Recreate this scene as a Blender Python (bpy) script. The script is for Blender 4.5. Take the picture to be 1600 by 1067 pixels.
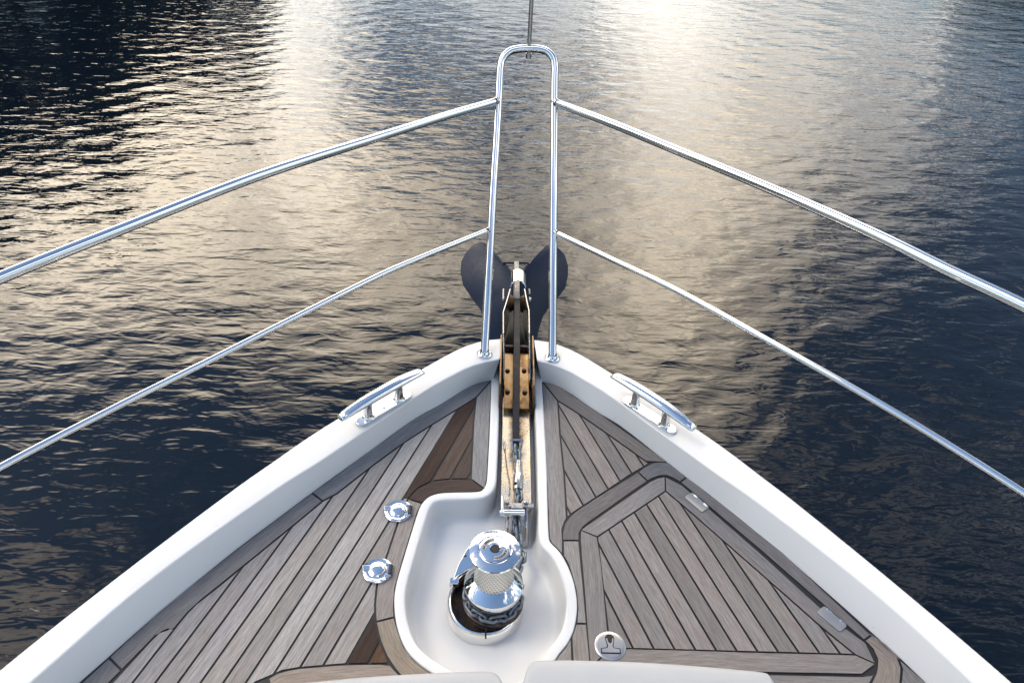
import bpy, bmesh, math, random
import numpy as np
from mathutils import Vector, Matrix
from mathutils.geometry import tessellate_polygon
S = bpy.context.scene
for o in list(bpy.data.objects): bpy.data.objects.remove(o)
C = S.collection
R = math.radians
random.seed(7); rng = np.random.default_rng(11)

# ------------------------------------------------------------------ camera
F, PITCH, YAW, ROLL, CX, CH = 1200.0, R(38), R(1.54), R(2.84), -0.0819, 1.8
def yawed(v): return Vector((math.cos(YAW)*v[0]+math.sin(YAW)*v[1], -math.sin(YAW)*v[0]+math.cos(YAW)*v[1], v[2]))
_r0, _u0, _f0 = Vector((1,0,0)), Vector((0,math.sin(PITCH),math.cos(PITCH))), Vector((0,math.cos(PITCH),-math.sin(PITCH)))
cr, sr = math.cos(ROLL), math.sin(ROLL)
CR, CU, CF = yawed(_r0*cr+_u0*sr), yawed(-_r0*sr+_u0*cr), yawed(_f0)
CAM = Vector((CX, 0, CH))
cam = bpy.data.objects.new('camera', bpy.data.cameras.new('camera')); C.objects.link(cam)
cam.data.sensor_width = 36; cam.data.lens = 27.0; cam.data.clip_start = 0.02; cam.data.clip_end = 3000
cam.matrix_world = Matrix(((CR.x,CU.x,-CF.x,CX),(CR.y,CU.y,-CF.y,0),(CR.z,CU.z,-CF.z,CH),(0,0,0,1)))
S.camera = cam
# surveyed points: intersect a sight line with a real plane of the boat
def sight(px, py): return CR*((px-800)/F) + CU*(-(py-533.5)/F) + CF
def at(px, py, z=0.0):
    d = sight(px, py); t = (z-CH)/d.z; return CAM + d*t
def at_depth(px, py, t): return CAM + sight(px, py)*t
def at2(px, py, z=0.0): p = at(px, py, z); return (p.x, p.y)

# ------------------------------------------------------------------ world: sky with broken sunlit cloud
SUN_EL, SUN_AZ = R(54), R(-76)       # veiled sun off the port bow
W = bpy.data.worlds.new('World'); S.world = W; W.use_nodes = True
nt = W.node_tree; nt.nodes.clear()
class NB:
    def __init__(s, t): s.t = t
    def n(s, ty, **k):
        x = s.t.nodes.new(ty)
        for a, b in k.items(): setattr(x, a, b)
        return x
    def put(s, sock, v):
        if isinstance(v, bpy.types.NodeSocket): s.t.links.new(v, sock)
        elif v is not None: sock.default_value = v
    def m(s, op, a, b=None, c=None, clamp=False):
        x = s.n('ShaderNodeMath', operation=op, use_clamp=clamp)
        s.put(x.inputs[0], a); s.put(x.inputs[1], b)
        if c is not None: s.put(x.inputs[2], c)
        return x.outputs[0]
    def mix(s, f, a, b, blend='MIX'):
        x = s.n('ShaderNodeMix', data_type='RGBA', blend_type=blend)
        s.put(x.inputs[0], f); s.put(x.inputs[6], a); s.put(x.inputs[7], b); return x.outputs[2]
    def noise(s, vec, scale, detail=4, rough=.55, lac=2, dist=0):
        x = s.n('ShaderNodeTexNoise'); s.put(x.inputs['Vector'], vec)
        for k, v in (('Scale',scale),('Detail',detail),('Roughness',rough),('Lacunarity',lac),('Distortion',dist)): s.put(x.inputs[k], v)
        return x.outputs[0]
    def ramp(s, v, lo, hi, a=0., b=1.):
        x = s.n('ShaderNodeMapRange', clamp=True); s.put(x.inputs[0], v)
        for i, q in enumerate((lo, hi, a, b)): s.put(x.inputs[i+1], q)
        return x.outputs[0]
    def mapping(s, vec, scale=(1,1,1), loc=(0,0,0), rot=(0,0,0)):
        x = s.n('ShaderNodeMapping'); s.put(x.inputs[0], vec)
        x.inputs['Scale'].default_value = scale; x.inputs['Location'].default_value = loc; x.inputs['Rotation'].default_value = rot
        return x.outputs[0]
b = NB(nt)
sky = b.n('ShaderNodeTexSky', sky_type='NISHITA', sun_disc=False, sun_elevation=SUN_EL, sun_rotation=SUN_AZ, altitude=0, air_density=1.3, dust_density=.4, ozone_density=2.5)
tc = b.n('ShaderNodeTexCoord').outputs['Generated']
sep = b.n('ShaderNodeSeparateXYZ'); b.put(sep.inputs[0], tc)
X, Y, Z = sep.outputs
warp = b.noise(b.mapping(tc, (1,1,1.6)), 3.2, 5, .6)
warp2 = b.noise(b.mapping(tc, (1,1,1.6), (5,2,1)), 3.0, 5, .6)
az = b.m('ADD', b.m('MULTIPLY', b.m('ARCTAN2', X, Y), 57.3), b.m('MULTIPLY_ADD', warp, 20, -10))
el = b.m('ADD', b.m('MULTIPLY', b.m('ARCSINE', Z), 57.3), b.m('MULTIPLY_ADD', warp2, 16, -8))
# clouds: azimuth, elevation, spreads, radiance, warmth
CLOUDS = [(-3,12,15,6,6,0.2), (11,20,3.6,11,19,0.5), (-16,21,4.2,9,25,0.5), (-33,26,15,5.5,72,.9), (-13,31,9,7,72,.95),
          (14,34,8.5,9,76,.95), (22,20,12,8,10,.6), (-50,51,8,7,12,1.0), (32,44,10,6,3,1.0), (-30,41,14,6,.8,.9), (2,26,9,6,8,.85), (-80,25,16,14,20,.6), (75,30,24,14,10,.3)]
tot = None; warm = None
for (a, e, sa, se, w, q) in CLOUDS:
    g = b.m('ADD', b.m('POWER', b.m('DIVIDE', b.m('SUBTRACT', az, a), sa), 2), b.m('POWER', b.m('DIVIDE', b.m('SUBTRACT', el, e), se), 2))
    g = b.m('MULTIPLY', b.m('EXPONENT', b.m('MULTIPLY', g, -1)), w)
    tot = g if tot is None else b.m('ADD', tot, g)
    gw = b.m('MULTIPLY', g, q); warm = gw if warm is None else b.m('ADD', warm, gw)
wf = b.m('DIVIDE', warm, b.m('ADD', tot, .01), clamp=True)
tex = b.ramp(b.noise(b.mapping(tc, (1,1,1.8)), 6, 6, .62), .36, .64, .62, 1.25)
edge = b.noise(b.mapping(tc, (1,1,1.5), (2,4,3)), 8, 6, .6)                    # ragged cloud edges
thr = b.ramp(b.m('POWER', tot, .5), 1.0, 4.6, .60, .30)
mask = b.ramp(b.m('SUBTRACT', edge, thr), -.025, .055)
tot = b.m('MULTIPLY', b.m('MULTIPLY', b.m('POWER', b.m('ADD', tot, .001), .6), 5.0), b.m('ADD', b.m('MULTIPLY', mask, .95), .05))
ccol = b.mix(wf, (1,.97,.92,1), (1,.82,.57,1))
cl1 = b.n('ShaderNodeVectorMath', operation='SCALE'); b.put(cl1.inputs[0], ccol); b.put(cl1.inputs[3], b.m('MULTIPLY', tot, tex))
# broken white cloud over the whole dome (projected on a flat cloud base)
zc = b.m('ADD', b.m('MAXIMUM', Z, 0), .12)
cx_ = b.n('ShaderNodeCombineXYZ'); b.put(cx_.inputs[0], b.m('DIVIDE', X, zc)); b.put(cx_.inputs[1], b.m('DIVIDE', Y, zc))
cov = b.ramp(b.noise(cx_.outputs[0], 1.5, 7, .55), .55, .68)
behind = b.ramp(Y, .35, -.25)
cov = b.m('MULTIPLY', cov, behind)
cl2 = b.mix(cov, sky.outputs[0], (17,17.3,18,1))
add = b.n('ShaderNodeVectorMath', operation='ADD'); b.put(add.inputs[0], cl2); b.put(add.inputs[1], cl1.outputs[0])
bg = b.n('ShaderNodeBackground'); b.put(bg.inputs[0], add.outputs[0]); bg.inputs[1].default_value = 0.1
b.put(b.n('ShaderNodeOutputWorld').inputs[0], bg.outputs[0])

sun = bpy.data.objects.new('sun', bpy.data.lights.new('sun', 'SUN')); C.objects.link(sun)
sun.data.energy = 0.7; sun.data.angle = R(22); sun.data.color = (1,.92,.8)
sd = Vector((math.sin(SUN_AZ)*math.cos(SUN_EL), math.cos(SUN_AZ)*math.cos(SUN_EL), math.sin(SUN_EL)))
sun.rotation_euler = sd.to_track_quat('Z','Y').to_euler()
S.view_settings.view_transform = 'Standard'; S.view_settings.look = 'None'; S.view_settings.gamma = 1
S.view_settings.exposure = 0.74
S.cycles.max_bounces = 8; S.cycles.glossy_bounces = 5; S.cycles.caustics_reflective = False; S.cycles.sample_clamp_indirect = 6

# ------------------------------------------------------------------ materials
def newmat(name):
    m = bpy.data.materials.new(name); m.use_nodes = True; t = m.node_tree; t.nodes.clear()
    nb = NB(t); p = nb.n('ShaderNodeBsdfPrincipled'); nb.put(nb.n('ShaderNodeOutputMaterial').inputs[0], p.outputs[0]); return m, nb, p
def bump(nb, p, h, strength=.3, dist=.002):
    x = nb.n('ShaderNodeBump'); x.inputs['Strength'].default_value = strength; x.inputs['Distance'].default_value = dist
    nb.put(x.inputs['Height'], h); nb.put(p.inputs['Normal'], x.outputs[0])
def objco(nb): return nb.n('ShaderNodeTexCoord').outputs['Object']
def mat_gel():
    m, n, p = newmat('white gelcoat'); o = objco(n)
    st = n.ramp(n.noise(o, 3.5, 5, .6), .45, .75)
    sp = n.ramp(n.noise(o, 60, 3, .5), .70, .78)
    c = n.mix(n.m('MULTIPLY', st, .35), (.79,.775,.745,1), (.74,.72,.68,1)); c = n.mix(n.m('MULTIPLY', sp, .35), c, (.55,.50,.42,1))
    n.put(p.inputs['Base Color'], c); n.put(p.inputs['Roughness'], n.ramp(n.noise(o, 8, 3), .3, .7, .28, .42)); p.inputs['Specular IOR Level'].default_value = .45
    bump(n, p, n.noise(o, 5, 2), .15, .004); return m
def mat_steel(name, col=(.82,.82,.81), r0=.05, r1=.16, sc=14, bd=.0006):
    m, n, p = newmat(name); o = objco(n); p.inputs['Metallic'].default_value = 1
    p.inputs['Base Color'].default_value = (*col, 1)
    n.put(p.inputs['Roughness'], n.ramp(n.noise(o, sc, 4, .6), .35, .75, r0, r1)); bump(n, p, n.noise(o, sc*3, 3), .25, bd); return m
def mat_bronze(name='brown channel steel', A=(.33,.225,.12), B=(.10,.058,.028), rg=(.14,.34), met=1):  # two tones mixed by noise
    m, n, p = newmat(name); o = objco(n); p.inputs['Metallic'].default_value = met
    a = n.ramp(n.noise(n.mapping(o, (1,.5,1)), 22, 6, .65), .40, .66); s = n.ramp(n.noise(o, 110, 4, .6), .60, .72)
    c = n.mix(a, (*A,1), (*B,1)); c = n.mix(s, c, (.20,.11,.05,1))
    if met < 1:                                             # grease and rust run beside the shank
        sx = n.n('ShaderNodeSeparateXYZ'); n.put(sx.inputs[0], o)
        st = n.m('MULTIPLY', n.ramp(n.m('ABSOLUTE', sx.outputs[0]), .034, .010), n.ramp(sx.outputs[1], 1.66, 1.80)); st = n.m('MULTIPLY', st, n.ramp(n.noise(o, 45, 4), .3, .6, .3, 1))
        c = n.mix(st, c, (.10,.055,.025,1))
    n.put(p.inputs['Base Color'], c); n.put(p.inputs['Roughness'], n.ramp(a, 0, 1, *rg)); bump(n, p, n.noise(o, 60, 4), .25, .0005); return m
def mat_galv(name='galvanised chain', a=(.24,.28,.32), bb=(.11,.135,.16), met=.55, rg=(.38,.6), rust=.10):
    m, n, p = newmat(name); o = objco(n); g = n.noise(o, 70, 5, .6)
    c = n.mix(n.ramp(g, .3, .7), (*a,1), (*bb,1)); c = n.mix(n.m('MULTIPLY', n.ramp(n.noise(o, 31, 4), .58, .68), rust*5, clamp=True), c, (.16,.085,.045,1))
    n.put(p.inputs['Base Color'], c); p.inputs['Metallic'].default_value = met; p.inputs['Specular IOR Level'].default_value = .3; n.put(p.inputs['Roughness'], n.ramp(g, .3, .7, *rg)); bump(n, p, n.noise(o, 160, 3), .5, .0008); return m
def mat_plain(name, col, rough=.5, met=0., bs=40, bstr=.2, var=.15):
    m, n, p = newmat(name); o = objco(n)
    c = n.mix(n.ramp(n.noise(o, bs*.4, 4), .3, .7), (*col,1), (*[x*(1-var) for x in col],1))
    n.put(p.inputs['Base Color'], c); p.inputs['Roughness'].default_value = rough; p.inputs['Metallic'].default_value = met
    bump(n, p, n.noise(o, bs*4, 3), bstr, .001); return m
def mat_teak():
    m, n, p = newmat('weathered teak')
    uv = n.n('ShaderNodeUVMap', uv_map='UVMap').outputs[0]
    t = n.n('ShaderNodeAttribute', attribute_name='tint').outputs['Color']
    fine = n.noise(n.mapping(uv, (16,260,1)), 1.0, 6, .72, 2.2, .3)
    mid = n.noise(n.mapping(uv, (2.6,62,1), (3,7,0)), 1.0, 4, .6, 2, .6)
    blot = n.noise(n.mapping(uv, (9,26,1), (9,1,0)), 1.0, 5, .65)
    c = n.mix(n.ramp(fine, .36, .64), (1.22,1.21,1.20,1), (.70,.675,.66,1))
    c = n.mix(n.m('MULTIPLY', n.ramp(mid, .46, .74), .42), c, (.66,.61,.57,1))
    c = n.mix(n.m('MULTIPLY', n.ramp(blot, .48, .74), .38), c, (.93,.80,.69,1))
    c = n.mix(1.0, c, t, 'MULTIPLY'); c = n.mix(1.0, c, (.80,.80,.79,1), 'MULTIPLY')
    pits = n.ramp(n.noise(n.mapping(uv, (24,420,1)), 1.0, 2, .5), .66, .74)
    c = n.mix(n.m('MULTIPLY', pits, .5), c, (.05,.035,.03,1))
    n.put(p.inputs['Base Color'], c); n.put(p.inputs['Roughness'], n.ramp(mid, .3, .7, .62, .85)); p.inputs['Specular IOR Level'].default_value = .3
    bump(n, p, n.m('ADD', fine, n.m('MULTIPLY', pits, -.6)), .55, .0011); return m
def mat_water():
    m, n, p = newmat('river water'); o = n.n('ShaderNodeNewGeometry').outputs['Position']
    p.inputs['Base Color'].default_value = (.003,.0065,.012,1); p.inputs['Roughness'].default_value = .0; p.inputs['IOR'].default_value = 1.333
    h1 = n.noise(n.mapping(o, (4.2,12,1), rot=(0,0,R(-8))), 1.0, 2, .5, 2.1, .5)
    h2 = n.noise(n.mapping(o, (13,32,1), rot=(0,0,R(14))), 1.0, 1, .5, 2.1, .3)
    patch = n.ramp(n.noise(n.mapping(o, (.22,.5,1)), 1.0, 3, .5), .35, .68, .35, 1.25)
    h = n.m('ADD', n.m('MULTIPLY', h1, 1.0), n.m('MULTIPLY', n.m('MULTIPLY', h2, .19), patch))
    bump(n, p, h, 1.0, .0058); return m
def mat_vinyl():
    m, n, p = newmat('pale grey vinyl'); o = objco(n)
    n.put(p.inputs['Base Color'], n.mix(n.ramp(n.noise(o, 4, 4), .3, .7), (.47,.47,.465,1), (.43,.432,.437,1))); p.inputs['Roughness'].default_value = .5
    bump(n, p, n.m('ADD', n.noise(o, 500, 3), n.m('MULTIPLY', n.noise(o, 6, 2), 6)), .25, .0015); return m
M = dict(gel=mat_gel(), steel=mat_steel('polished stainless steel', (.80,.80,.79), .03, .09, 9, .0), worn=mat_steel('worn stainless steel', (.50,.48,.45), .2, .42, 30, .001),
    satin=mat_steel('satin steel', (.47,.46,.45), .32, .42, 20), bronze=mat_bronze(), plate=mat_bronze('channel plate with painted sky gold', (.98,.86,.66), (.80,.62,.40), (.18,.34), .85), side=mat_bronze('trough steel with painted brown reflection', (.26,.18,.10), (.10,.06,.03)), galv=mat_galv(), teak=mat_teak(), water=mat_water(), vinyl=mat_vinyl(),  # plate, side: mirrored gold and brown painted in as base colour
    caulk=mat_plain('black deck caulk', (.012,.012,.014), .55), rubber=mat_plain('black rubber', (.015,.015,.016), .45), dark=mat_plain('recess shade and dark marks', (.01,.008,.006), .6),  # dark: near-black that paints shade into slots and sockets, also colours marks
    anchor=mat_galv('anchor steel with painted water reflection', (.007,.016,.040), (.005,.011,.027), .0, (.32,.45), .0), shank=mat_galv('dark anchor shank', (.030,.032,.040), (.016,.016,.02), .4, (.35,.5), .05),  # anchor: navy of mirrored dark water painted in as base colour
    head=mat_galv('bare shank steel with painted sky sheen', (.34,.33,.31), (.22,.21,.2), .5, (.4,.6), .03), rust=mat_galv('rusty gypsy iron', (.10,.075,.065), (.045,.032,.027), .7, (.3,.5), .10), floor_=mat_galv('dark base steel', (.13,.105,.085), (.06,.045,.035), .7, (.3,.5), .08), roller=mat_plain('brown roller', (.16,.075,.03), .4, 0., 30),  # head: bare steel, paler with the forward sky's reflection painted in
    glass=mat_plain('tinted glass', (.01,.012,.014), .05), bark=mat_plain('bark', (.10,.075,.05), .9), leaf=mat_plain('leaves', (.034,.05,.016), .6, 0., 3, .1, .5),
    soil=mat_plain('bank grass', (.05,.07,.025), .9, 0., 1., .3, .5), thread=mat_plain('thread', (.7,.7,.7), .6), wire=mat_plain('lanyard', (.08,.07,.06), .5))

# ------------------------------------------------------------------ mesh helpers
def finish(name, bm, mat, parent=None, smooth=35, bevel=0, seg=2, subs=0):
    me = bpy.data.meshes.new(name); bmesh.ops.recalc_face_normals(bm, faces=bm.faces); bm.to_mesh(me); bm.free()
    me.materials.append(M[mat] if isinstance(mat, str) else mat)
    if smooth:
        me.shade_smooth()
        if not bevel: me.set_sharp_from_angle(angle=R(smooth))
    o = bpy.data.objects.new(name, me); C.objects.link(o)
    if parent is not None: o.parent = parent
    if bevel:
        md = o.modifiers.new('bevel', 'BEVEL'); md.width = bevel; md.segments = seg; md.limit_method = 'ANGLE'; md.angle_limit = R(35); md.harden_normals = True
    if subs: sm = o.modifiers.new('sub', 'SUBSURF'); sm.levels = subs; sm.render_levels = subs
    return o
def tag(o, label=None, cat=None, group=None, kind=None):
    for k, v in (('label',label),('category',cat),('group',group),('kind',kind)):
        if v: o[k] = v
    return o
def box(bm, c, s, rot=None):
    m = Matrix.Translation(c) @ (rot if rot is not None else Matrix()) @ Matrix.Diagonal((*s,1)); bmesh.ops.create_cube(bm, size=1, matrix=m)
def lathe(bm, prof, c=(0,0,0), seg=64, a0=0, a1=2*math.pi, rot=None):
    full = abs(a1-a0-2*math.pi) < 1e-6; n = seg if full else seg+1; rings = []
    T = Matrix.Translation(c) @ (rot if rot is not None else Matrix())
    for r, z in prof:
        if r < 1e-6: rings.append([bm.verts.new(T @ Vector((0,0,z)))]); continue
        rings.append([bm.verts.new(T @ Vector((r*math.cos(a0+(a1-a0)*i/seg), r*math.sin(a0+(a1-a0)*i/seg), z))) for i in range(n)])
    for A, B in zip(rings, rings[1:]):
        for i in range(seg):
            j = (i+1) % n
            if len(A) == 1 and len(B) == 1: continue
            if len(A) == 1: bm.faces.new((A[0], B[i], B[j]))
            elif len(B) == 1: bm.faces.new((A[i], A[j], B[0]))
            else: bm.faces.new((A[i], A[j], B[j], B[i]))
    return rings
def frames(pts, closed=False):
    n = len(pts); T = []
    for i in range(n):
        a = pts[(i-1) % n] if closed or i > 0 else pts[i]; c = pts[(i+1) % n] if closed or i < n-1 else pts[i]
        T.append((c-a).normalized())
    up = Vector((0,0,1)) if abs(T[0].z) < .9 else Vector((0,1,0)); N = []
    nrm = (up - T[0]*up.dot(T[0])).normalized()
    for t in T:
        nrm = (nrm - t*nrm.dot(t)).normalized(); N.append(nrm.copy())
    return T, N
def tube(bm, pts, r, seg=14, closed=False, cap=True, rz=None):
    pts = [Vector(p) for p in pts]; T, N = frames(pts, closed); rings = []
    for i, p in enumerate(pts):
        rr = r[i] if isinstance(r, (list, tuple)) else r; B = T[i].cross(N[i]); q = rr if rz is None else (rz[i] if isinstance(rz,(list,tuple)) else rz)
        rings.append([bm.verts.new(p + N[i]*(q*math.cos(2*math.pi*k/seg)) + B*(rr*math.sin(2*math.pi*k/seg))) for k in range(seg)])
    m = len(rings)
    for i in range(m if closed else m-1):
        A, B_ = rings[i], rings[(i+1) % m]
        for k in range(seg): bm.faces.new((A[k], A[(k+1)%seg], B_[(k+1)%seg], B_[k]))
    if not closed and cap: bm.faces.new(rings[0][::-1]); bm.faces.new(rings[-1])
def spline(pts, n=8):
    pts = [Vector(p) for p in pts]; out = []
    P = [pts[0]*2-pts[1]] + pts + [pts[-1]*2-pts[-2]]
    for i in range(1, len(P)-2):
        for k in range(n):
            t = k/n; a, b_, c, d = P[i-1], P[i], P[i+1], P[i+2]
            out.append(.5*((2*b_)+(c-a)*t+(2*a-5*b_+4*c-d)*t*t+(3*b_-a-3*c+d)*t**3))
    out.append(pts[-1]); return out
def prism(bm, poly, z0, z1):
    v0 = [bm.verts.new((x,y,z0)) for x, y in poly]; v1 = [bm.verts.new((x,y,z1)) for x, y in poly]; n = len(poly)
    bm.faces.new(v1); bm.faces.new(v0[::-1])
    for i in range(n): bm.faces.new((v0[i], v0[(i+1)%n], v1[(i+1)%n], v1[i]))
def area(P): return .5*sum(P[i][0]*P[(i+1)%len(P)][1]-P[(i+1)%len(P)][0]*P[i][1] for i in range(len(P)))
def inset(P, d, dd=None):
    P = [p for i, p in enumerate(P) if math.dist(p, P[i-1]) > 1e-5]
    if area(P) < 0: P = P[::-1]
    n = len(P); out = []
    for i in range(n):
        a, p, c = P[i-1], P[i], P[(i+1)%n]
        e1 = Vector((p[0]-a[0], p[1]-a[1])).normalized(); e2 = Vector((c[0]-p[0], c[1]-p[1])).normalized()
        n1 = Vector((-e1.y, e1.x)); n2 = Vector((-e2.y, e2.x)); h = n1+n2
        if h.length < 1e-4: out.append((p[0]+n1.x*d, p[1]+n1.y*d)); continue
        h.normalize(); k = d/max(h.dot(n1), .3); out.append((p[0]+h.x*k, p[1]+h.y*k))
    return out
def clip(P, nx, ny, c):                       # keep n.p >= c
    out = []
    for i in range(len(P)):
        a, q = P[i-1], P[i]; da, dq = nx*a[0]+ny*a[1]-c, nx*q[0]+ny*q[1]-c
        if (da >= 0) != (dq >= 0):
            t = da/(da-dq); out.append((a[0]+(q[0]-a[0])*t, a[1]+(q[1]-a[1])*t))
        if dq >= 0: out.append(q)
    return out
def resample(P, step):
    P = [Vector(p) for p in P]; out = [P[0]]
    for a, c in zip(P, P[1:]):
        L = (c-a).length; k = max(1, int(round(L/step)))
        for i in range(1, k+1): out.append(a.lerp(c, i/k))
    return out
class Planks:
    def __init__(s, h=.0022): s.bm = bmesh.new(); s.uv = s.bm.loops.layers.uv.new('UVMap'); s.col = s.bm.loops.layers.float_color.new('tint'); s.h = h; s.seed = (0,0)
    def add(s, P, ang, tint, z0=.0004):
        if len(P) < 3 or abs(area(P)) < 4e-7: return
        if area(P) < 0: P = P[::-1]
        bm = s.bm; f = bm.faces.new([bm.verts.new((x,y,z0+s.h)) for x, y in P]); f.normal_update()
        if f.normal.z < 0: f.normal_flip()
        ca, sa = math.cos(ang), math.sin(ang); ou, ov = s.seed
        for l in f.loops:
            x, y, z = l.vert.co; l[s.uv].uv = (x*ca+y*sa+ou, -x*sa+y*ca+ov); l[s.col] = (*tint, 1)
    def fill(s, P, ang, tint, cuts=()):
        """one plank: any outline, triangulated, each triangle trimmed by the plank's two long edges"""
        s.seed = (random.random()*40, random.random()*40)
        for t in tessellate_polygon([[Vector((x,y,0)) for x, y in P]]):
            Q = [P[i] for i in t]
            if area(Q) < 0: Q = Q[::-1]
            for c in cuts: Q = clip(Q, *c)
            s.add(Q, ang, tint)
    def build(s, name, parent):
        me = bpy.data.meshes.new(name); bmesh.ops.triangulate(s.bm, faces=[f for f in s.bm.faces if len(f.verts) > 4]); s.bm.to_mesh(me); s.bm.free(); me.materials.append(M['teak'])
        o = bpy.data.objects.new(name, me); C.objects.link(o); o.parent = parent; return o
def vary(c, k=.14):
    f = 1+random.uniform(-k, k); w = random.uniform(-.03, .03); return (c[0]*f*(1+w), c[1]*f, c[2]*f*(1-w))
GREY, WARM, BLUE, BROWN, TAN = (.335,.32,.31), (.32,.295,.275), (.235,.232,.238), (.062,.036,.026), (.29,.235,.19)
DGREY = (.25,.238,.24)

# ================================================================== the yacht
yacht = bpy.data.objects.new('motor_yacht', None); C.objects.link(yacht); yacht.location = (0,0,-1.3)
tag(yacht, 'white motor yacht bow with teak deck, steel rails and windlass, floating on rippled water', 'yacht')
ROOT = bpy.data.objects.new('deck_fitting', None)
def part(name, bm, mat, parent=None, **k):
    """a part keeps its world coordinates; its parent's origin is taken off"""
    o = finish(name, bm, mat, None, **k); P = parent or yacht; o.parent = P
    off = Vector((0,0,0)); q = P
    while q is not None: off += q.location; q = q.parent
    o.location = -off; return o
def origin(o, c):        # move the object's origin onto the thing without moving its shape
    c = Vector(c); w = Vector((0,0,0)); q = o
    while q is not None: w += q.location; q = q.parent
    o.data.transform(Matrix.Translation(-(c-w))); o.location = o.location + (c-w)

# plan curves (half breadth, station)
teak_e = [(.088,2.076),(.115,2.068),(.145,2.054),(.19,2.015),(.272,1.928),(.348,1.862),(.485,1.695),(.6,1.557),(.70,1.43),(.79,1.315),(.925,1.122),(1.008,.99),(1.06,.905),(1.25,.57),(1.43,.2),(1.6,-.25),(1.76,-.8),(1.9,-1.6),(1.97,-3.2)]
crease = [(.066,2.092),(.105,2.079),(.172,2.042),(.232,1.990),(.302,1.923),(.433,1.770),(.597,1.581),(.684,1.487),(.845,1.289),(.971,1.116),(1.09,.915),(1.29,.575),(1.47,.2),(1.645,-.25),(1.805,-.8),(1.945,-1.6),(2.015,-3.2)]
outer = [(.056,2.222),(.12,2.208),(.198,2.165),(.292,2.078),(.44,1.925),(.624,1.727),(.74,1.58),(.822,1.473),(1.012,1.202),(1.19,.93),(1.39,.575),(1.575,.2),(1.75,-.25),(1.915,-.8),(2.055,-1.6),(2.125,-3.2)]
def curve_res(P, n):
    q = [Vector((x,y,0)) for x, y in P]; q = spline(q, 6); L = [0]
    for a, c in zip(q, q[1:]): L.append(L[-1]+(c-a).length)
    out = []
    key = [math.sqrt(i/(n-1)) if False else (i/(n-1)) for i in range(n)]
    for k in key:
        s = k*L[-1]; j = max(0, min(len(L)-2, next((i for i in range(len(L)-1) if L[i+1] >= s), len(L)-2)))
        out.append(q[j].lerp(q[j+1], (s-L[j])/max(L[j+1]-L[j], 1e-9)))
    return out
NS = 130
tE, cE, oE = curve_res(teak_e, NS), curve_res(crease, NS), curve_res(outer, NS)
ZC = .085
bm = bmesh.new()
for sgn in (-1, 1):
    rows = []
    for t, c, o in zip(tE, cE, oE):
        w = (o-c); n = w.normalized(); L = w.length
        prof = [(t.x, t.y, -.004), (t.x+(c.x-t.x)*.10, t.y+(c.y-t.y)*.10, .004), (t.x+(c.x-t.x)*.22, t.y+(c.y-t.y)*.22, .016)]
        prof += [(t.x+(c.x-t.x)*.93, t.y+(c.y-t.y)*.93, ZC-.007), (c.x-n.x*.0005, c.y-n.y*.0005, ZC-.0022), (c.x+n.x*.0035, c.y+n.y*.0035, ZC), (c.x+n.x*L*.45, c.y+n.y*L*.45, ZC+.003), (c.x+n.x*(L-.018), c.y+n.y*(L-.018), ZC-.001)]
        for a in (18, 36, 54, 72, 90): prof.append((c.x+n.x*(L-.018+.018*math.sin(R(a))), c.y+n.y*(L-.018+.018*math.sin(R(a))), ZC-.001-.024*(1-math.cos(R(a)))))
        prof.append((o.x-n.x*.004, o.y-n.y*.004, ZC-.075)); prof.append((o.x-n.x*.02, o.y-n.y*.02, ZC-.09))
        for k in (.25, .5, .75, 1.0): prof.append((o.x*(1-.45*k)-n.x*.02, o.y-n.y*.02-.75*k*max(0,min(1,(o.y+1)/3)), ZC-.09-1.45*k))
        rows.append([bm.verts.new((sgn*x, y, z)) for x, y, z in prof])
    for A, B in zip(rows, rows[1:]):
        for i in range(len(A)-1): bm.faces.new((A[i], A[i+1], B[i+1], B[i]))
    bm.faces.new(rows[0])
hull = part('hull', bm, 'gel', smooth=22)
# stem plate between the two hull halves below the bow roller
bm = bmesh.new(); q = [(-.056,2.205,-.085),(.056,2.205,-.085),(.03,1.45,-1.45),(-.03,1.45,-1.45)]
bm.faces.new([bm.verts.new(v) for v in q]); part('stem', bm, 'gel')

# ---- moulded recess for windlass and chain: rim, walls, floor
well_px = [(767.5,600),(765,673),(761.5,740),(759.5,757),(754,766.5),(744,769.5),(720,770),(692,771),(677,774),(666,780),(656,793),(646,823),(631,872),(618,918),(616,948),(620,979),(631,1010),(646,1030),(667,1047),(700,1066),(745,1083),(790,1090),(830,1077),(858,1046),(873,1023),(884,1010),(893,994),(899,975),(902,948),(899,921),(892,896),(880,871),(870,858),(860,848),(857.5,838),(856,800),(854,729),(850.5,660),(847,602)]
wp = [at(x,y,0) for x, y in well_px]
wp = [Vector((wp[0].x-.002, 2.24, 0)), Vector((wp[0].x-.001, 2.15, 0))] + wp + [Vector((wp[-1].x, 2.15, 0)), Vector((wp[-1].x, 2.24, 0))]
wl = resample(spline(wp, 5), .012)
def off_open(P, d):
    out = []; n = len(P)
    for i in range(n):
        a, c = P[max(i-3,0)], P[min(i+3,n-1)]; t = (c-a).normalized(); out.append(P[i]+Vector((-t.y, t.x, 0))*d)
    for _ in range(3): out = [out[0]]+[(out[i-1]+out[i]*2+out[i+1])/4 for i in range(1,n-1)]+[out[-1]]
    for q in out: q.z = 0
    out[0].y = out[-1].y = 2.24; return out
bm = bmesh.new(); rows = []
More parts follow.
